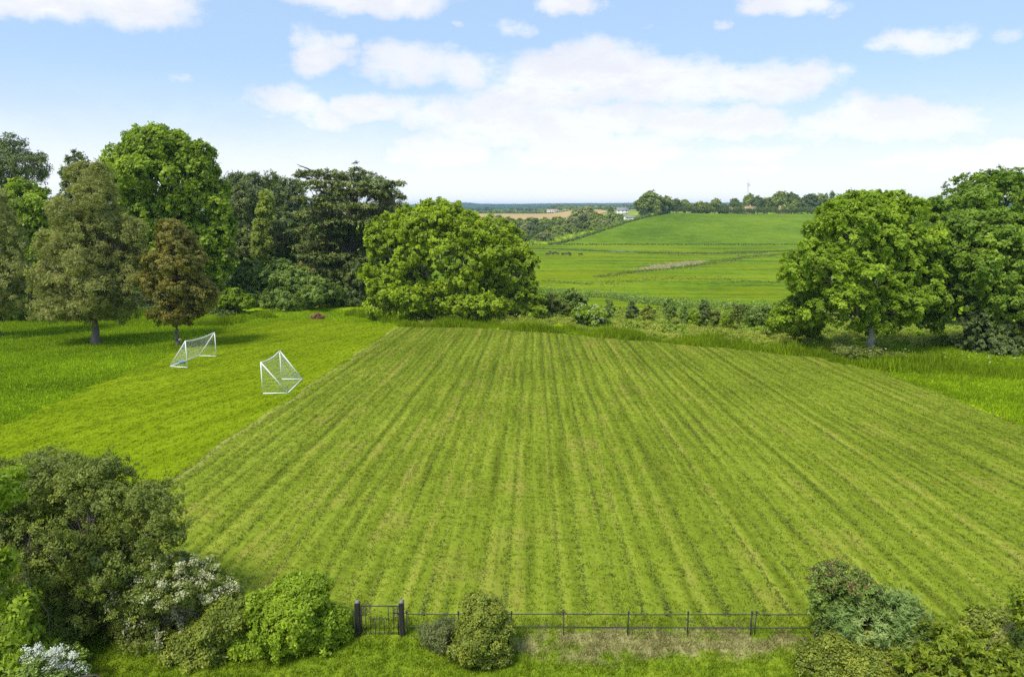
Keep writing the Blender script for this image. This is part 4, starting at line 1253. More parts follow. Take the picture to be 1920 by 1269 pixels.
def dots(name, label, cat, P, z0, z1, s, mat, seed):
    rr = np.random.default_rng(seed)
    n = len(P)
    c = np.column_stack([P, H(P[:, 0], P[:, 1]) + rr.uniform(z0, z1, n)])
    a = rr.uniform(0, 6.28, n)
    ss = s * rr.uniform(0.6, 1.4, n)[:, None]
    e1 = np.stack([np.cos(a), np.sin(a), rr.uniform(-0.4, 0.4, n)], 1) * ss
    e2 = np.stack([-np.sin(a), np.cos(a), rr.uniform(-0.4, 0.4, n)], 1) * ss
    V = np.stack([c - e1, c - e2, c + e1, c + e2], 1).reshape(-1, 3)
    tag(obj(name, mesh_from(name, V, np.arange(n * 4).reshape(n, 4), rr.random(n)), mat), label, cat, kind='stuff')


cp = np.vstack([band(edge, 1.2, 5.0, 170, r, 1), band([g(1560, 675), g(1700, 690), g(1960, 700)], 0.5, 4.5, 130, r, 1), band([g(880, 605), g(1000, 606), g(1060, 600)], 0.0, 2.5, 140, r, 1)])
dots('cow_parsley', 'white cow parsley flowers speckling the tall grass at the field edge', 'flowers', cp, 0.5, 1.0, 0.06, M['blossom'], 71)
bc = grid_points(LEFT_POLY, 0.9, r, 0.5)
bc = bc[in_view(bc) & (r.random(len(bc)) < 0.28) & (bc[:, 1] < 66)]
dots('buttercups', 'tiny yellow buttercups in the rough grass on the left', 'flowers', bc, 0.16, 0.26, 0.035, M['yellow'], 72)

# ------------------------------------------------------------------ goals
def goal(label, P1, T1h, P2, B1_, B2_, seed):
    """Posts at P1, P2; back bar from B1 to B2; sagging crossbar; white net."""
    root = thing('football_goal', label, 'goal', P1, 'small white garden goals')
    z = np.array([0, 0, 1.0])
    o = P1
    up = z * T1h
    r_ = 0.038
    lift = z * 0.06
    p1, p2, b1, b2 = P1 - o + lift, P2 - o + lift, B1_ - o + lift, B2_ - o + lift
    for nm, a, b in (('post', p1 - z * 0.02, p1 + up), ('post', p2 - z * 0.02, p2 + up), ('side_bar', p1, b1), ('side_bar', p2, b2), ('stay', p1 + up, b1), ('stay', p2 + up, b2), ('back_bar', b1, b2)):
        q = MB()
        q.tube([a, b], r_, 8)
        q.build(nm, M['white_paint'], root, True)
    t = np.linspace(0, 1, 9)[:, None]
    cb = (p1 + up) * (1 - t) + (p2 + up) * t - z * 0.16 * np.sin(t * math.pi)
    q = MB()
    q.tube(cb, r_, 8)
    q.build('crossbar', M['white_paint'], root, True)
    net = MB()
    w = 0.003

    def panel(A0, A1, B0, B1, n, m):
        """strings between edge A (A0..A1) and edge B (B0..B1)"""
        s = np.linspace(0, 1, 9)[:, None]
        for i in range(n + 1):
            f = i / n
            a, b = A0 * (1 - f) + A1 * f, B0 * (1 - f) + B1 * f
            if np.linalg.norm(a - b) > 0.05:
                net.tube(a * (1 - s) + b * s - z * 0.08 * np.sin(s * math.pi), w, 3, False)
        for j in range(1, m):
            f = j / m
            a, b = A0 * (1 - f) + B0 * f, A1 * (1 - f) + B1 * f
            if np.linalg.norm(a - b) > 0.05:
                net.tube(a * (1 - s) + b * s - z * 0.08 * math.sin(f * math.pi), w, 3, False)
    wd = np.linalg.norm(P2 - P1)
    panel(cb[0] - 0.02 * z, cb[-1] - 0.02 * z, b1, b2, int(wd / 0.2), 12)
    for a, b in ((p1, b1), (p2, b2)):
        panel(a + up, a + up, a, b, 8, 10)
    nt_ = net.build('net', M['white_paint'], root)
    return root


def on_ground(px, py):
    return ground(px, py)


gp1, gp2, gb1, gb2 = g(493, 739), g(528, 712), g(540, 738), g(567, 712)
h_ = at(488, 681, gp1[1])[2] - gp1[2]
goal('white football goal on the close mown grass nearest the mown field edge', gp1, h_, gp2, gb1, gb2, 1)
gp1, gp2, gb1, gb2 = g(352, 690), g(406, 669), g(319, 688), g(374, 668)
h_ = at(352, 641, gp1[1])[2] - gp1[2]
goal('white football goal farther left, in front of the russet tree', gp1, h_, gp2, gb1, gb2, 2)

# ball at the foot of the russet tree
import bmesh


def bm_obj(name, bm, mat, parent=None, smoothed=True, loc=None):
    me = bpy.data.meshes.new(name)
    bm.to_mesh(me)
    bm.free()
    if smoothed:
        me.polygons.foreach_set('use_smooth', np.ones(len(me.polygons), bool))
    return obj(name, me, mat, parent, loc)


m, nt, out = new_mat('old_football')
pos = nd(nt, 'ShaderNodeTexCoord').outputs['Object']
vor = nd(nt, 'ShaderNodeTexVoronoi', {'Vector': pos, 'Scale': 9.0}, feature='DISTANCE_TO_EDGE')
c = mixc(nt, smooth(nt, vor.outputs['Distance'], 0.0, 0.06), (0.10, 0.08, 0.05), (0.55, 0.44, 0.24))
p = nd(nt, 'ShaderNodeBsdfPrincipled', {'Base Color': c, 'Roughness': 0.6})
nt.links.new(p.outputs[0], out.inputs[0])
bm = bmesh.new()
bmesh.ops.create_icosphere(bm, subdivisions=3, radius=0.17)
for v in bm.verts:
    v.co *= 1.0 - 0.012 * (math.sin(v.co.x * 60) * math.sin(v.co.y * 60) * math.sin(v.co.z * 60))
bl = g(338, 641)
tag(bm_obj('ball', bm, m, loc=(bl[0], bl[1], bl[2] + 0.19)), 'old tan ball lying at the foot of the russet tree', 'ball')

# blue bag on the back bar of the far goal
M['blue'] = plain_mat('blue_cloth', (0.05, 0.22, 0.42), 0.7, 0.3, 12.0, 0.4)
bm = bmesh.new()
bmesh.ops.create_icosphere(bm, subdivisions=3, radius=0.2)
rr = np.random.default_rng(4)
for v in bm.verts:
    k = 1 + 0.18 * math.sin(v.co.x * 23 + 1) * math.sin(v.co.y * 31 + 2)
    v.co.x *= 1.25 * k
    v.co.y *= 0.8 * k
    v.co.z = max(v.co.z * 0.55 * k, -0.09)
bl = g(340, 681.5)
tag(bm_obj('blue_bag', bm, M['blue'], loc=(bl[0], bl[1], bl[2] + 0.11)), 'crumpled blue cloth bag lying inside the net of the far goal', 'bag')

# ------------------------------------------------------------------ gate and fence
FY = 16.05
zt = 0.0
for i, (px, lb) in enumerate(((672, 'left black timber gate post with weathered top'), (754, 'right black timber gate post with weathered top'))):
    x = at(px, 1180, FY)[0]
    root = thing('gate_post', lb, 'post', (x, FY, 0.0), 'gate posts')
    bm = bmesh.new()
    bmesh.ops.create_cube(bm, size=1.0)
    for v in bm.verts:
        v.co = (v.co.x * 0.125, v.co.y * 0.125, (v.co.z + 0.5) * 1.06 - 0.1)
    bmesh.ops.bevel(bm, geom=[e for e in bm.edges], offset=0.012, segments=2, affect='EDGES')
    bm_obj('shaft', bm, M['post'], root, False)
    q = MB()
    s = 0.066
    q.add([(-s, -s, 0.962), (s, -s, 0.962), (s, s, 0.962), (-s, s, 0.962), (-s * .45, -s * .45, 1.02), (s * .45, -s * .45, 1.02), (s * .45, s * .45, 1.02), (-s * .45, s * .45, 1.02)],
          [[0, 3, 2, 1], [4, 5, 6, 7], [0, 1, 5, 4], [1, 2, 6, 5], [2, 3, 7, 6], [3, 0, 4, 7]])
    q.build('cap', M['post_cap'], root)
gx0, gx1 = at(672, 1180, FY)[0] + 0.075, at(754, 1180, FY)[0] - 0.075
root = thing('iron_gate', 'thin black iron garden gate hung between the two posts', 'gate', (gx0, FY, 0.0))
W_ = gx1 - gx0


def rod(name, a, b, r_, parent, sides=6):
    q = MB()
    q.tube([np.array(a, float), np.array(b, float)], r_, sides)
    return q.build(name, M['iron'], parent, True)


rod('top_rail', (0.02, 0, 0.86), (W_ - 0.02, 0, 0.86), 0.014, root)
rod('bottom_rail', (0.02, 0, 0.09), (W_ - 0.02, 0, 0.09), 0.014, root)
rod('stile', (0.02, 0, 0.04), (0.02, 0, 0.875), 0.016, root)
rod('stile', (W_ - 0.02, 0, 0.04), (W_ - 0.02, 0, 0.875), 0.016, root)
xs_ = [0.13, 0.25, 0.37, 0.49, 0.61, 0.73, 0.86]
for i, f in enumerate(xs_):
    hh = 0.86 if i in (0, 1, 5, 6) else 0.50
    rod('bar', (f * W_, 0, 0.07), (f * W_, 0, hh), 0.0095, root)
rod('middle_rail', (0.25 * W_, 0, 0.50), (0.73 * W_, 0, 0.50), 0.011, root)
q = MB()
q.tube([np.array((W_ - 0.16, -0.012, 0.66)), np.array((W_ + 0.005, -0.012, 0.66))], 0.017, 6)
q.tube([np.array((W_ - 0.11, -0.03, 0.66)), np.array((W_ - 0.11, -0.03, 0.73))], 0.016, 6)
q.build('latch', M['iron'], root, True)


def fence(label, pxs, tall_px, x_ends, group):
    X = [at(px, 1180, FY)[0] for px in pxs]
    x0, x1 = x_ends
    root = thing('iron_fence', label, 'fence', (X[0], FY, 0.0), group)
    for k, x in enumerate(X):
        q = MB()
        lean = (k * 7 % 5 - 2) * 0.008
        q.tube([np.array((x - X[0], 0, -0.1)), np.array((x - X[0] + lean, 0, 0.69))], 0.02 if k in tall_px else 0.0145, 5)
        q.tube([np.array((x - X[0] + lean, 0, 0.66)), np.array((x - X[0] + lean, 0, 0.71))], 0.028, 6)
        q.build('post', M['iron'], root)
    for z, r_ in ((0.645, 0.0135), (0.27, 0.012)):
        n = 24
        t = np.linspace(0, 1, n)
        rr = np.random.default_rng(int(z * 100))
        pts = np.stack([x0 + (x1 - x0) * t - X[0], np.full(n, -0.02), z + np.cumsum(rr.normal(size=n)) * 0.004], 1)
        q = MB()
        q.tube(pts, r_, 5)
        q.build('rail', M['iron'], root, True)


fx = lambda px: at(px, 1180, FY)[0]
fence('low black iron fence running right from the gate', [764, 860, 958, 1057, 1177, 1290, 1408, 1415], (4, 5, 6), (fx(764), fx(1530)), 'iron fence runs')
fence('low black iron fence running left from the gate behind the bushes', [663, 560, 450, 340, 230, 120, 10], (), (fx(663), fx(-40)), 'iron fence runs')

# ------------------------------------------------------------------ brush heap
b0 = g(596, 598)
root = thing('brush_heap', 'small brown heap of dead brush at the far end of the mown strip', 'heap', b0)
rr = np.random.default_rng(9)
C, O, RC = sample_clumps(rr, [(0, 0, 0.25, 0.75, 0.6, 0.6), (0.35, 0, 0.15, 0.5, 0.5, 0.4), (-0.4, 0.1, 0.1, 0.5, 0.5, 0.4)], 120, 0.18, zmin=0.0)
V, F, t = leaf_cloud(rr, C, O, RC, 14, 0.2, 0.06)
V[:, 2] = np.maximum(V[:, 2], 0)
obj('dead_leaves', mesh_from('dead_leaves', V, F, t), M['l_brown'], root)
for k in range(26):
    a = rr.uniform(-0.7, 0.7, 3) * (1, 0.8, 0)
    d = rr.normal(size=3) * (0.6, 0.5, 0.35)
    d[2] = abs(d[2]) + 0.1
    q = MB()
    q.tube(limb_path(rr, a + [0, 0, 0.1], a + d + [0, 0, 0.15], 0.05, 4), np.linspace(0.028, 0.012, 4), 4)
    q.build('stick', M['bark'], root)

# ------------------------------------------------------------------ middle distance: valley wood, ridge trees, hedges
def far_proto(seed, lobes, n, L, W, rc, leaf, trunk_r=0.3, th=3.0, per=16):
    """Local tree, about 12 m high, crown and trunk."""
    rr = np.random.default_rng(seed)
    C, O, RC = sample_clumps(rr, lobes, n, rc, zmin=0.2, bias=0.3, rag=0.18)
    V, F, t = leaf_cloud(rr, C, O, RC, per, L, W)
    T, Bm = woody(rr, np.zeros(3), lobes, C, trunk_r, th, 12)
    return mesh_from('crown', V, F, t), T.mesh('trunk', True), leaf


PROTO = [
    far_proto(101, [(0, 0, 7.5, 4.2, 4.2, 4.2), (-2.2, 0, 5, 3, 3, 3), (2.4, 0.5, 5.2, 3, 3, 3), (0.5, -1, 9.5, 2.6, 2.6, 2.4)], 420, 0.9, 0.6, 0.9, 'l_far'),
    far_proto(102, [(0, 0, 6, 5, 5, 4.2), (-3, 1, 4.5, 3, 3, 3.2), (3.2, -1, 4.4, 3.2, 3, 3), (-1, 0, 9, 2.8, 2.8, 2)], 420, 0.9, 0.6, 0.95, 'l_far_dark'),
    far_proto(103, [(0, 0, 6.5, 3.2, 3.2, 4.6), (1.2, 0, 4, 2.8, 2.8, 3), (-1.2, 0, 4.4, 2.8, 2.8, 3), (0, 0, 10, 1.8, 1.8, 1.8)], 380, 0.9, 0.55, 0.85, 'l_far_grey'),
    far_proto(104, [(0, 0, 3.4, 4, 3.5, 3.2), (-2.6, 0, 2.4, 2.6, 2.6, 2.3), (2.6, 0.5, 2.6, 2.6, 2.6, 2.4)], 300, 0.8, 0.55, 0.8, 'l_far'),
    far_proto(105, [(0, 0, 9.2, 2.2, 2.2, 2.6), (0, 0, 6, 3.4, 3.4, 2.6), (0, 0, 3.4, 4.2, 4.2, 2.2)], 380, 0.9, 0.3, 0.8, 'l_far_dark'),
]
PM = {}


def far_tree(k, name, label, x, y, h, group, leaf=None, wide=1.0, cat='tree', i=0):
    crown_me, trunk_me, lf = PROTO[k]
    lf = leaf or lf
    if (k, lf) not in PM:
        c2 = crown_me.copy()
        c2.materials.append(M[lf])
        PM[(k, lf)] = c2
    base_h = 12.0 if k != 3 else 6.6
    s = h / base_h
    root = thing(name, label, cat, (x, y, float(H(x, y)) - 0.1), group, (i * 2.399) % 6.28)
    root.scale = (s * wide, s * wide, s)
    obj('trunk', trunk_me, M['bark'], root)
    obj('crown', PM[(k, lf)], None, root)
    return root


def far_at(px, Y):
    return at(px, 400, Y)[0]


# ridge trees on the hill, from the left: px, top py, depth, kind, width factor, leaf
RIDGE = [(1217, 363, 655, 0, 1.0, 'l_far'), (1209, 384, 652, 1, 0.6, 'l_far_dark'), (1232, 383, 645, 2, 0.9, 'l_far'), (1246, 371, 662, 0, 0.85, 'l_far'), (1268, 375, 672, 0, 0.75, 'l_far_dark'),
         (1285, 374, 678, 1, 0.8, 'l_far'), (1310, 380, 676, 3, 0.8, 'l_far'), (1325, 382, 680, 3, 0.7, 'l_far_dark'), (1340, 375, 674, 0, 0.75, 'l_far'), (1356, 384, 676, 3, 0.6, 'l_far_dark'),
         (1378, 372, 700, 1, 0.75, 'l_far_dark'), (1402, 367, 712, 0, 0.65, 'l_far'), (1420, 371, 706, 0, 0.7, 'l_far_dark'), (1438, 371, 710, 1, 0.75, 'l_far'), (1458, 359, 704, 1, 0.85, 'l_far'),
         (1484, 365, 706, 0, 0.8, 'l_far_dark'), (1489, 377, 676, 2, 0.9, 'l_far'), (1514, 364, 700, 1, 0.95, 'l_far_dark'), (1536, 367, 702, 0, 0.8, 'l_far'), (1557, 361, 704, 4, 0.5, 'l_far_dark'),
         (1546, 365, 708, 4, 0.5, 'l_far_dark'), (1580, 366, 700, 1, 0.9, 'l_far'), (1620, 366, 705, 0, 0.9, 'l_far_dark'), (1660, 368, 705, 1, 0.9, 'l_far')]
RIDGE = [(a, b, c, d, e * 1.3, f) for (a, b, c, d, e, f) in RIDGE]
RIDGE.sort()
for i, (px, py, Y, k, wd, lf) in enumerate(RIDGE):
    x = far_at(px, Y)
    h = at(px, py, Y)[2] - float(H(x, Y))
    far_tree(k, 'ridge_tree', '%s tree from the left on the skyline of the green hill' % ordn[i], x, Y, max(h * 1.08, 4.0), 'trees along the hill skyline', lf, wd, i=i)

# valley wood below the corn field: rows from far to near
r = np.random.default_rng(77)
WOOD = []
for (px, top, Y, k, wd, lf) in [(1100, 392, 640, 2, 1.3, 'l_far_grey'), (1082, 396, 620, 2, 1.1, 'l_far_grey'), (1120, 402, 600, 0, 1.0, 'l_far'), (1145, 392, 700, 4, 0.7, 'l_far_dark'),
                                (1150, 401, 690, 3, 1.0, 'l_far'), (1163, 404, 690, 3, 0.8, 'l_far_dark'), (1134, 412, 590, 3, 1.0, 'l_far_grey'), (1110, 415, 570, 3, 1.0, 'l_far'),
                                (935, 402, 640, 2, 1.0, 'l_far_grey'), (955, 407, 630, 0, 0.9, 'l_far'), (975, 408, 640, 2, 1.0, 'l_far'), (1000, 409, 650, 3, 1.2, 'l_far_dark'), (1020, 408, 640, 0, 0.8, 'l_far'),
                                (1048, 407, 660, 3, 0.9, 'l_far'), (1062, 412, 640, 2, 1.0, 'l_far'), (1017, 414, 575, 1, 1.15, 'l_far_dark'), (1037, 412, 565, 1, 1.1, 'l_far_dark'), (985, 416, 575, 2, 1.0, 'l_far_grey'),
                                (960, 420, 560, 1, 1.0, 'l_far'), (1060, 419, 560, 0, 0.9, 'l_far'), (1075, 424, 560, 3, 1.0, 'l_far'), (1000, 432, 520, 1, 1.0, 'l_far_dark'), (1022, 434, 508, 3, 1.0, 'l_far_grey'),
                                (972, 434, 520, 3, 1.1, 'l_far'), (985, 440, 500, 3, 1.0, 'l_far_dark'), (950, 436, 520, 1, 1.0, 'l_far_dark'), (1042, 424, 545, 3, 1.1, 'l_far'), (1090, 418, 580, 3, 1.0, 'l_far_dark'),
                                (920, 410, 640, 1, 1.0, 'l_far'), (900, 414, 640, 0, 1.0, 'l_far_dark'), (930, 428, 560, 1, 1.0, 'l_far_dark'), (905, 432, 560, 2, 1.0, 'l_far'), (880, 420, 600, 1, 1.0, 'l_far')]:
    WOOD.append((px, top, Y, k, wd, lf))
desc = {'l_far_grey': 'grey green willow', 'l_far': 'mid green tree', 'l_far_dark': 'dark green tree'}
seen = {}
for i, (px, top, Y, k, wd, lf) in enumerate(sorted(WOOD)):
    x = far_at(px, Y)
    h = at(px, top, Y)[2] - float(H(x, Y))
    where = 'near the white bungalow' if px > 1075 else 'below the golden corn field'
    seen[(lf, where)] = seen.get((lf, where), -1) + 1
    far_tree(k, 'wood_tree', '%s %s from the left in the valley wood %s' % (ordn[seen[(lf, where)]], desc[lf], where), x, Y, max(h * (1.1 if px > 1075 else 0.98), 3.5), 'valley wood trees', lf, wd * 1.35, i=i)


n = 1200
P = np.stack([r.uniform(-60, 175, n), r.uniform(486, 690, n)], 1)
P = P[P[:, 0] < 22 + (P[:, 1] - 470) * 0.633]
C = np.column_stack([P, H(P[:, 0], P[:, 1]) + r.uniform(0.2, 2.6, len(P))])
V, F, t = leaf_cloud(r, C, unit(r.normal(size=(len(P), 3)) * 0.7 + np.array([0, 0, 0.5])), r.uniform(1.6, 3.2, len(P)), 26, 1.0, 0.7, 0.8, 0.2, 1.1)
tag(obj('wood_scrub', mesh_from('wood_scrub', V, F, t), M['l_far']), 'mixed green scrub filling the floor of the valley wood', 'scrub', kind='stuff')


def hedge(name, label, P, h, w, n, leaf, seed, L=0.8, W=0.5, lift=0.0):
    rr = np.random.default_rng(seed)
    Q = resample([p[:2] for p in P], n)
    hh = h * (0.8 + 0.4 * rr.random(n))
    C = np.column_stack([Q + rr.normal(size=(n, 2)) * w * 0.35, H(Q[:, 0], Q[:, 1]) + hh * rr.random(n) ** 0.6 + lift])
    C = np.vstack([C, np.column_stack([Q + rr.normal(size=(n, 2)) * w * 0.3, H(Q[:, 0], Q[:, 1]) + hh * 0.5])])
    O = unit(rr.normal(size=(2 * n, 3)) * 0.7 + np.array([0, 0, 0.45]))
    base = np.array([Q[0, 0], Q[0, 1], float(H(Q[0, 0], Q[0, 1]))])
    V, F, t = leaf_cloud(rr, C - base, O, np.full(2 * n, w * 0.45), 14, L, W, 0.9, 0.1, 1.2)
    root = thing(name, label, 'hedge', base)
    obj('foliage', mesh_from('foliage', V, F, t), M[leaf], root)
    return root


hedge('field_hedge', 'dark clipped hedge climbing the left edge of the hill pasture', [np.array([26, 474.0]), np.array([60, 530.0]), np.array([100, 592.0]), np.array([150, 664.0])], 1.9, 2.2, 300, 'l_far_dark', 201)
hedge('field_hedge', 'long dark hedge along the top of the hill pasture', [np.array([146, 668.0]), np.array([250, 672.0]), np.array([420, 672.0])], 6.5, 4.0, 1300, 'l_far_dark', 202)
hedge('field_hedge', 'thin dark hedge line along the foot of the hill pasture', [np.array([5, 474.0]), np.array([110, 475.0]), np.array([260, 474.0])], 1.0, 1.0, 300, 'l_far_dark', 203, 0.6, 0.35)
hedge('corn_field_hedge', 'dark hedge along the far edge of the golden corn field', [np.array([-230, 1448.0]), np.array([200, 1448.0])], 3.0, 4.0, 200, 'l_far_dark', 204, 1.6, 1.0)
hedge('bank_hedge', 'scrubby dark hedge along the bottom of the bank behind the saplings', [g(1000, 548), g(1150, 560), g(1300, 580), g(1450, 590)], 1.8, 2.2, 360, 'l_laurel', 205, 0.4, 0.22)

M['sedge'] = leaf_mat('sedge', (0.085, 0.115, 0.018), (0.15, 0.19, 0.03), (0.24, 0.27, 0.06), 0.35, gain=(1, 1, 1))
M['reed'] = leaf_mat('dry_reed', (0.38, 0.32, 0.16), (0.52, 0.45, 0.25), (0.66, 0.58, 0.36), 0.4, 0.0, gain=(1, 1, 1))


def reeds(name, label, P, w, n, h, mat, seed):
    rr = np.random.default_rng(seed)
    Q = resample([p[:2] for p in P], 160)
    i = rr.integers(0, 160, n)
    tp = np.sin(np.linspace(0.12, math.pi - 0.12, 160)) ** 0.6
    c = Q[i] + np.column_stack([rr.normal(size=n) * 1.0, rr.normal(size=n) * w * 0.5 * tp[i] * (0.3 + np.abs(np.sin(i * 0.21) * np.sin(i * 0.083 + 1)))])
    keep = np.ones(n, bool)
    for (xa, xb, yw, ww) in WATER:
        keep &= ~((c[:, 0] > xa) & (c[:, 0] < xb) & (np.abs(c[:, 1] - yw + 4) < ww + 5))
    c = c[keep]
    n = len(c)
    base = np.column_stack([c, H(c[:, 0], c[:, 1]) + 0.1])
    hh = h * rr.uniform(0.5, 1.2, n)
    a = rr.uniform(0, 6.28, n)
    b = np.stack([np.cos(a), np.sin(a), np.zeros(n)], 1) * 0.35 * rr.uniform(0.5, 1.3, (n, 1))
    tip = base + np.column_stack([rr.normal(size=(n, 2)) * 0.25 * h, hh])
    V = np.stack([base - b, base + b, tip], 1).reshape(-1, 3)
    tag(obj(name, mesh_from(name, V, np.arange(n * 3).reshape(n, 3), rr.random(n)), M[mat]), label, 'reeds', kind='stuff')


reeds('dry_reeds', 'pale strip of dry reeds along the ditch in the meadow', [g(1205, 505), g(1250, 499), g(1318, 491)], 8, 9000, 0.5, 'reed', 301)
reeds('ditch_sedge', 'dark sedge along the winding ditch in the meadow', [g(1120, 520), g(1200, 509), g(1240, 506), g(1330, 494), g(1400, 483), g(1500, 474)], 14, 3000, 0.4, 'sedge', 302)
reeds('stream_sedge', 'dark sedge band along the stream across the meadow', [g(985, 466), g(1100, 470), g(1200, 474), g(1350, 476), g(1500, 470)], 14, 5200, 0.5, 'sedge', 303)
reeds('meadow_rushes', 'faint rush line across the near meadow', [g(1020, 527), g(1100, 534), g(1250, 522), g(1330, 524), g(1480, 532)], 16, 1200, 0.3, 'sedge', 304)

# far treelines and hills
def treeline(name, label, P, h, n, seed, mat, kind='stuff', L=5.0, W=4.0):
    rr = np.random.default_rng(seed)
    Q = resample([p[:2] for p in P], n)
    hh = h * (0.45 + 0.55 * np.abs(np.sin(np.arange(n) * 0.13) * np.sin(np.arange(n) * 0.047 + 1)) + 0.25 * rr.random(n))
    C = np.column_stack([Q + rr.normal(size=(n, 2)) * 6, H(Q[:, 0], Q[:, 1]) + hh * 0.6])
    O = unit(rr.normal(size=(n, 3)) * 0.8 + np.array([0, 0, 0.4]))
    V, F, t = leaf_cloud(rr, C, O, hh * 0.55, 16, L, W, 0.9, 0.1, 1.2)
    tag(obj(name, mesh_from(name, V, F, t), M[mat]), label, 'woodland', kind=kind)


treeline('far_wood', 'dark band of distant woodland beyond the golden corn field', [np.array([-700, 2150]), np.array([900, 2200])], 12, 900, 401, 'l_far_dark')
treeline('far_wood', 'distant wooded hedges behind the white house', [np.array([-300, 1800]), np.array([500, 1750])], 8, 420, 402, 'l_far')


def ridge(name, label, Yd, x0, x1, prof, seed, mat, depth=900):
    rr = np.random.default_rng(seed)
    X = np.linspace(x0, x1, 420)
    z = np.interp(X, [p[0] for p in prof], [p[1] for p in prof]) + np.abs(np.cumsum(rr.normal(size=420)) * 0.15) * 0 + rr.random(420) * 2.2 + 1.2 * np.sin(X / 130.0)
    rows = [(-0.55, 0.0), (-0.4, 0.45), (-0.2, 0.85), (0, 1.0), (0.5, 0.7), (1.0, -0.2)]
    XX = np.stack([X] * len(rows))
    YY = np.stack([np.full(420, Yd + a * depth) + rr.normal(size=420) * 8 for a, _ in rows])
    ZZ = np.stack([H(X, YY[0]) * (1 - b) + z * b - (2 if b <= 0 else 0) for _, b in rows])
    tag(obj(name, grid_mesh(name, XX, YY, ZZ, False), mat), label, kind='structure')


def wood_color(nt):
    pos = nd(nt, 'ShaderNodeNewGeometry').outputs['Position']
    f = mth(nt, 'ADD', mth(nt, 'MULTIPLY', noise(nt, pos, 0.02, 4.0), 0.6), mth(nt, 'MULTIPLY', noise(nt, pos, 0.004, 3.0), 0.4))
    return ramp(nt, f, [(0.35, (0.03, 0.055, 0.015)), (0.55, (0.055, 0.09, 0.022)), (0.72, (0.12, 0.15, 0.05))])


M['far_hill'] = grass_ground_mat('wooded_hill', wood_color, 0.8, 0.05, 6.0)
k5 = 5200 / FPX
ridge('distant_hills', 'long low wooded hills blue with distance', 5200, -3500, 4500, [(-3500, 28), (-600, 26), (-490, 28), (-480, 43), (-330, 42), (-220, 33), (100, 31), (300, 34), (500, 38), (800, 38), (1100, 40), (1700, 41), (4500, 42)], 501, M['far_hill'])
ridge('distant_hills', 'nearer low wooded rise in front of the blue hills', 3400, -2500, 3000, [(-2500, 8), (-300, 9), (0, 10), (300, 13), (700, 17), (1200, 20), (3000, 22)], 502, M['far_hill'], 600)


# ------------------------------------------------------------------ houses, mast, cattle
M['render_white'] = plain_mat('white_render', (0.75, 0.73, 0.69), 0.8, 0.08, 0.6)
M['brick'] = plain_mat('orange_brick', (0.58, 0.38, 0.24), 0.85, 0.2, 0.8)
M['slate'] = plain_mat('slate_roof', (0.23, 0.22, 0.22), 0.8, 0.25, 0.7)
M['tile'] = plain_mat('orange_tile_roof', (0.50, 0.33, 0.21), 0.85, 0.2, 0.9)
M['glass'] = plain_mat('window_glass', (0.03, 0.035, 0.04), 0.1, 0.2, 1.0, 0, 0, 0.8)


def house(name, label, px, Y, w, d, h, roof_h, wall, roof, rz=0.0, windows=3, chimney=True, door=True):
    x = far_at(px, Y)
    root = thing(name, label, 'house', (x, Y, float(H(x, Y)) - 0.3), None, rz)
    q = MB()
    q.box((-w / 2, -d / 2, 0), (w / 2, d / 2, h + 0.3))
    q.add([(-w / 2, -d / 2, h + 0.3), (-w / 2, d / 2, h + 0.3), (-w / 2, 0, h + 0.3 + roof_h)], (), [[0, 2, 1]])
    q.add([(w / 2, -d / 2, h + 0.3), (w / 2, d / 2, h + 0.3), (w / 2, 0, h + 0.3 + roof_h)], (), [[0, 1, 2]])
    q.build('wall', M[wall], root)
    e, t = 0.45, 0.22
    q = MB()
    for s in (-1, 1):
        a = np.array([[-w / 2 - e, s * (d / 2 + e), h + 0.3 - e * roof_h / (d / 2) + 0.05], [w / 2 + e, s * (d / 2 + e), h + 0.3 - e * roof_h / (d / 2) + 0.05],
                      [w / 2 + e, s * 0.002, h + 0.3 + roof_h + 0.05], [-w / 2 - e, s * 0.002, h + 0.3 + roof_h + 0.05]])
        b = a + np.array([0, 0, t])
        q.add(np.vstack([a, b]), [[0, 3, 2, 1], [4, 5, 6, 7], [0, 1, 5, 4], [1, 2, 6, 5], [2, 3, 7, 6], [3, 0, 4, 7]])
    rf = q.build('roof', M[roof], root)
    if chimney:
        q = MB()
        q.box((w * 0.22, -0.45, h + roof_h - 0.4), (w * 0.22 + 0.9, 0.45, h + roof_h + 1.5))
        q.build('chimney', M['brick'], rf)
    rows = [1.4] if h < 3.6 else [1.4, 4.0]
    for zc in rows:
        for k in range(windows):
            xc = -w / 2 + w * (k + 0.5) / windows
            if door and zc < 2 and k == windows // 2:
                q = MB()
                q.box((xc - 0.5, -d / 2 - 0.05, 0.3), (xc + 0.5, -d / 2 - 0.003, 2.4))
                q.build('door', M['slate'], root)
                continue
            q = MB()
            q.box((xc - 0.75, -d / 2 - 0.06, zc - 0.15), (xc + 0.75, -d / 2 - 0.003, zc + 1.15))
            wn = q.build('window', M['white_paint'], root)
            q = MB()
            q.box((xc - 0.66, -d / 2 - 0.075, zc - 0.06), (xc - 0.04, -d / 2 - 0.062, zc + 1.06))
            q.build('pane', M['glass'], wn)
            q = MB()
            q.box((xc + 0.04, -d / 2 - 0.075, zc - 0.06), (xc + 0.66, -d / 2 - 0.062, zc + 1.06))
            q.build('pane', M['glass'], wn)
    return root


def lift_to(o, px, py):
    """Raise a building on its own terrace until its eaves height reads as in the photograph."""
    Y = o.location.y
    o.location.z = at(px, py, Y)[2]


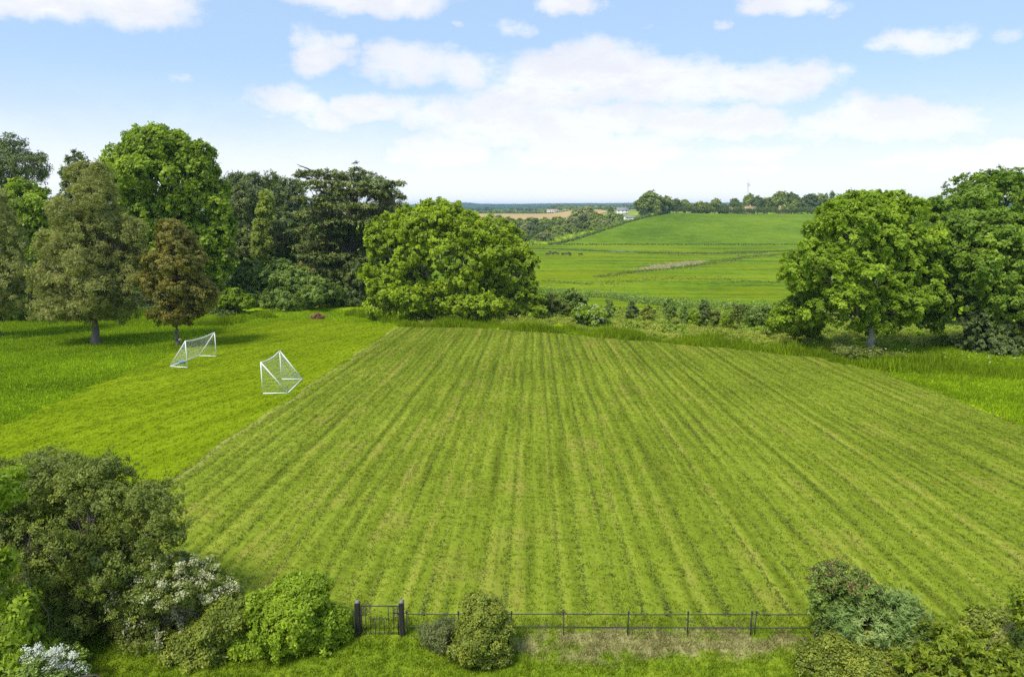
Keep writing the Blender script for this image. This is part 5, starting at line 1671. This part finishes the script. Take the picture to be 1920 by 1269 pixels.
hs = house('bungalow', 'long white bungalow with grey roof at the foot of the hill hedge', 1186, 650, 15, 8, 3.4, 1.5, 'render_white', 'slate', 0.12, 5)
BUNG = hs
BUNG.location.z += 1.2
hs2 = house('white_house', 'white two storey house above the bungalow among trees', 1167, 800, 13, 8, 5.4, 3.0, 'render_white', 'slate', -0.1, 3)
house('brick_house', 'orange brick house half hidden by trees near the right of the hill top', 1469, 694, 10, 8, 5.2, 3.0, 'brick', 'tile', 0.15, 3)
house('brick_house', 'long orange brick house half hidden behind the hill top hedge below the mast', 1398, 700, 17, 8, 5.0, 2.6, 'brick', 'tile', -0.05, 5)
house('brick_house', 'small orange brick house left of the long brick house on the hill top', 1366, 696, 9, 7, 4.2, 2.6, 'brick', 'tile', 0.1, 3)
house('white_barn', 'low white barn on the skyline beyond the golden corn field', 1036, 1560, 26, 14, 5.0, 2.5, 'render_white', 'tile', 0.0, 5, False, False)

# radio mast: four tapering legs, rings of cross braces, drum dishes and a whip
Ym = 900.0
xm = far_at(1400, Ym)
M['mast'] = plain_mat('galvanised_steel', (0.55, 0.55, 0.57), 0.5, 0.1, 1.0)
root = thing('radio_mast', 'slim pale lattice radio mast rising above the hill top trees', 'mast', (xm, Ym, float(H(xm, Ym))))
ht = at(1400, 341, Ym)[2] - float(H(xm, Ym))
cr = [(-1, -1), (1, -1), (1, 1), (-1, 1)]
wz = lambda z: 1.3 - 0.7 * z / ht
for (sx, sy) in cr:
    q = MB()
    q.tube([np.array((sx * wz(0), sy * wz(0), 0.0)), np.array((sx * wz(ht), sy * wz(ht), ht))], 0.09, 4)
    q.build('leg', M['mast'], root)
nlv = 14
for k in range(nlv):
    z0_, z1_ = ht * k / nlv, ht * (k + 1) / nlv
    q = MB()
    for j in range(4):
        a, b = cr[j], cr[(j + 1) % 4]
        q.tube([np.array((a[0] * wz(z0_), a[1] * wz(z0_), z0_)), np.array((b[0] * wz(z1_), b[1] * wz(z1_), z1_))], 0.05, 3)
        q.tube([np.array((a[0] * wz(z1_), a[1] * wz(z1_), z1_)), np.array((b[0] * wz(z1_), b[1] * wz(z1_), z1_))], 0.05, 3)
    q.build('brace', M['mast'], root)
for k in range(4):
    q = MB()
    q.tube([np.array((cr[k][0] * 1.0, cr[k][1] * 1.0, ht - 5 + k * 0.8)), np.array((cr[k][0] * 1.5, cr[k][1] * 1.5, ht - 5 + k * 0.8))], 0.8, 10)
    q.build('dish', M['mast'], root)
q = MB()
q.tube([np.array((0, 0, ht - 1.0)), np.array((0, 0, at(1400, 330, Ym)[2] - float(H(xm, Ym))))], np.array([0.16, 0.06]), 5)
q.build('whip_antenna', M['mast'], root)


def cow_mesh(head_down):
    """One continuous body grown over a skeleton; nose along +X."""
    hx, hz = (1.75, 0.35) if head_down else (1.75, 1.55)
    J = [((0, 0, 1.1), .38), ((0.55, 0, 1.1), .36), ((-0.6, 0, 1.12), .36), ((-0.85, 0, 1.15), .26), ((0.85, 0, 1.2), .28), ((1.25, 0, 1.0 if head_down else 1.4), .2), ((hx - .2, 0, hz + .1), .17), ((hx + .15, 0, hz - .06), .11),
         ((0.6, .22, .75), .15), ((0.62, .22, .4), .085), ((0.6, .22, 0.03), .075), ((0.6, -.22, .75), .15), ((0.62, -.22, .4), .085), ((0.6, -.22, 0.03), .075),
         ((-0.68, .22, .78), .19), ((-0.82, .22, .45), .095), ((-0.74, .22, 0.03), .075), ((-0.68, -.22, .78), .19), ((-0.82, -.22, .45), .095), ((-0.74, -.22, 0.03), .075),
         ((-1.02, 0, 1.0), .05), ((-1.06, 0, .5), .04), ((hx - .28, .2, hz + .2), .05), ((hx - .28, -.2, hz + .2), .05)]
    E = [(0, 1), (0, 2), (2, 3), (1, 4), (4, 5), (5, 6), (6, 7), (1, 8), (8, 9), (9, 10), (1, 11), (11, 12), (12, 13), (2, 14), (14, 15), (15, 16), (2, 17), (17, 18), (18, 19), (3, 20), (20, 21), (6, 22), (6, 23)]
    me = bpy.data.meshes.new('cow_bones')
    me.from_pydata([j[0] for j in J], E, [])
    o = bpy.data.objects.new('cow_bones', me)
    COL.objects.link(o)
    md = o.modifiers.new('skin', 'SKIN')
    for i, v in enumerate(me.skin_vertices[0].data):
        v.radius = (J[i][1], J[i][1])
        v.use_root = i == 0
    o.modifiers.new('sub', 'SUBSURF').levels = 1
    dg = bpy.context.evaluated_depsgraph_get()
    out = bpy.data.meshes.new_from_object(o.evaluated_get(dg))
    out.name = 'cow'
    bpy.data.objects.remove(o)
    out.polygons.foreach_set('use_smooth', np.ones(len(out.polygons), bool))
    return out


M['cow'] = plain_mat('brown_hide', (0.05, 0.026, 0.016), 0.8, 0.4, 3.0)
M['cow_red'] = plain_mat('red_brown_hide', (0.095, 0.045, 0.025), 0.8, 0.3, 3.0)
cows = [cow_mesh(True), cow_mesh(False)]
cm = {}
CW = [(1026, 479, 0, 'cow'), (1032, 476, 1, 'cow'), (1037, 478, 0, 'cow_red'), (1041, 477, 0, 'cow'), (1046, 478, 1, 'cow_red'), (1055, 479, 0, 'cow'), (1061, 479, 0, 'cow_red'), (1068, 478, 1, 'cow'), (1069, 480, 0, 'cow'), (1088, 480, 0, 'cow')]
for i, (px, py, k, mt) in enumerate(CW):
    if (k, mt) not in cm:
        c2 = cows[k].copy()
        c2.materials.clear()
        c2.materials.append(M[mt])
        cm[(k, mt)] = c2
    p0 = g(px, py)
    o = obj('cow', cm[(k, mt)], None, None, p0 + np.array([0, 0, 0.12]))
    o.rotation_euler = (0, 0, (i * 2.1) % 6.28 if i % 3 else 0.2)
    o.scale = (0.95, 0.95, 0.95)
    tag(o, '%s brown cow from the left in the herd %s the meadow' % (ordn[i], 'grazing' if k == 0 else 'standing head up in') if k else '%s brown cow from the left in the herd grazing the meadow' % ordn[i], 'cow', 'cattle herd in the meadow')

# ------------------------------------------------------------------ haze over the whole valley
m, nt, out = new_mat('valley_haze')
pv = nd(nt, 'ShaderNodeVolumePrincipled', {'Color': (0.46, 0.72, 1.0, 1), 'Density': 0.00010, 'Anisotropy': 0.0})
nt.links.new(pv.outputs[0], out.inputs['Volume'])
q = MB()
q.box((-7500, -90, -17.0), (7500, 12500, 52.0))
tag(q.build('haze', m), 'thin pale summer haze over the valley', 'haze', kind='stuff')
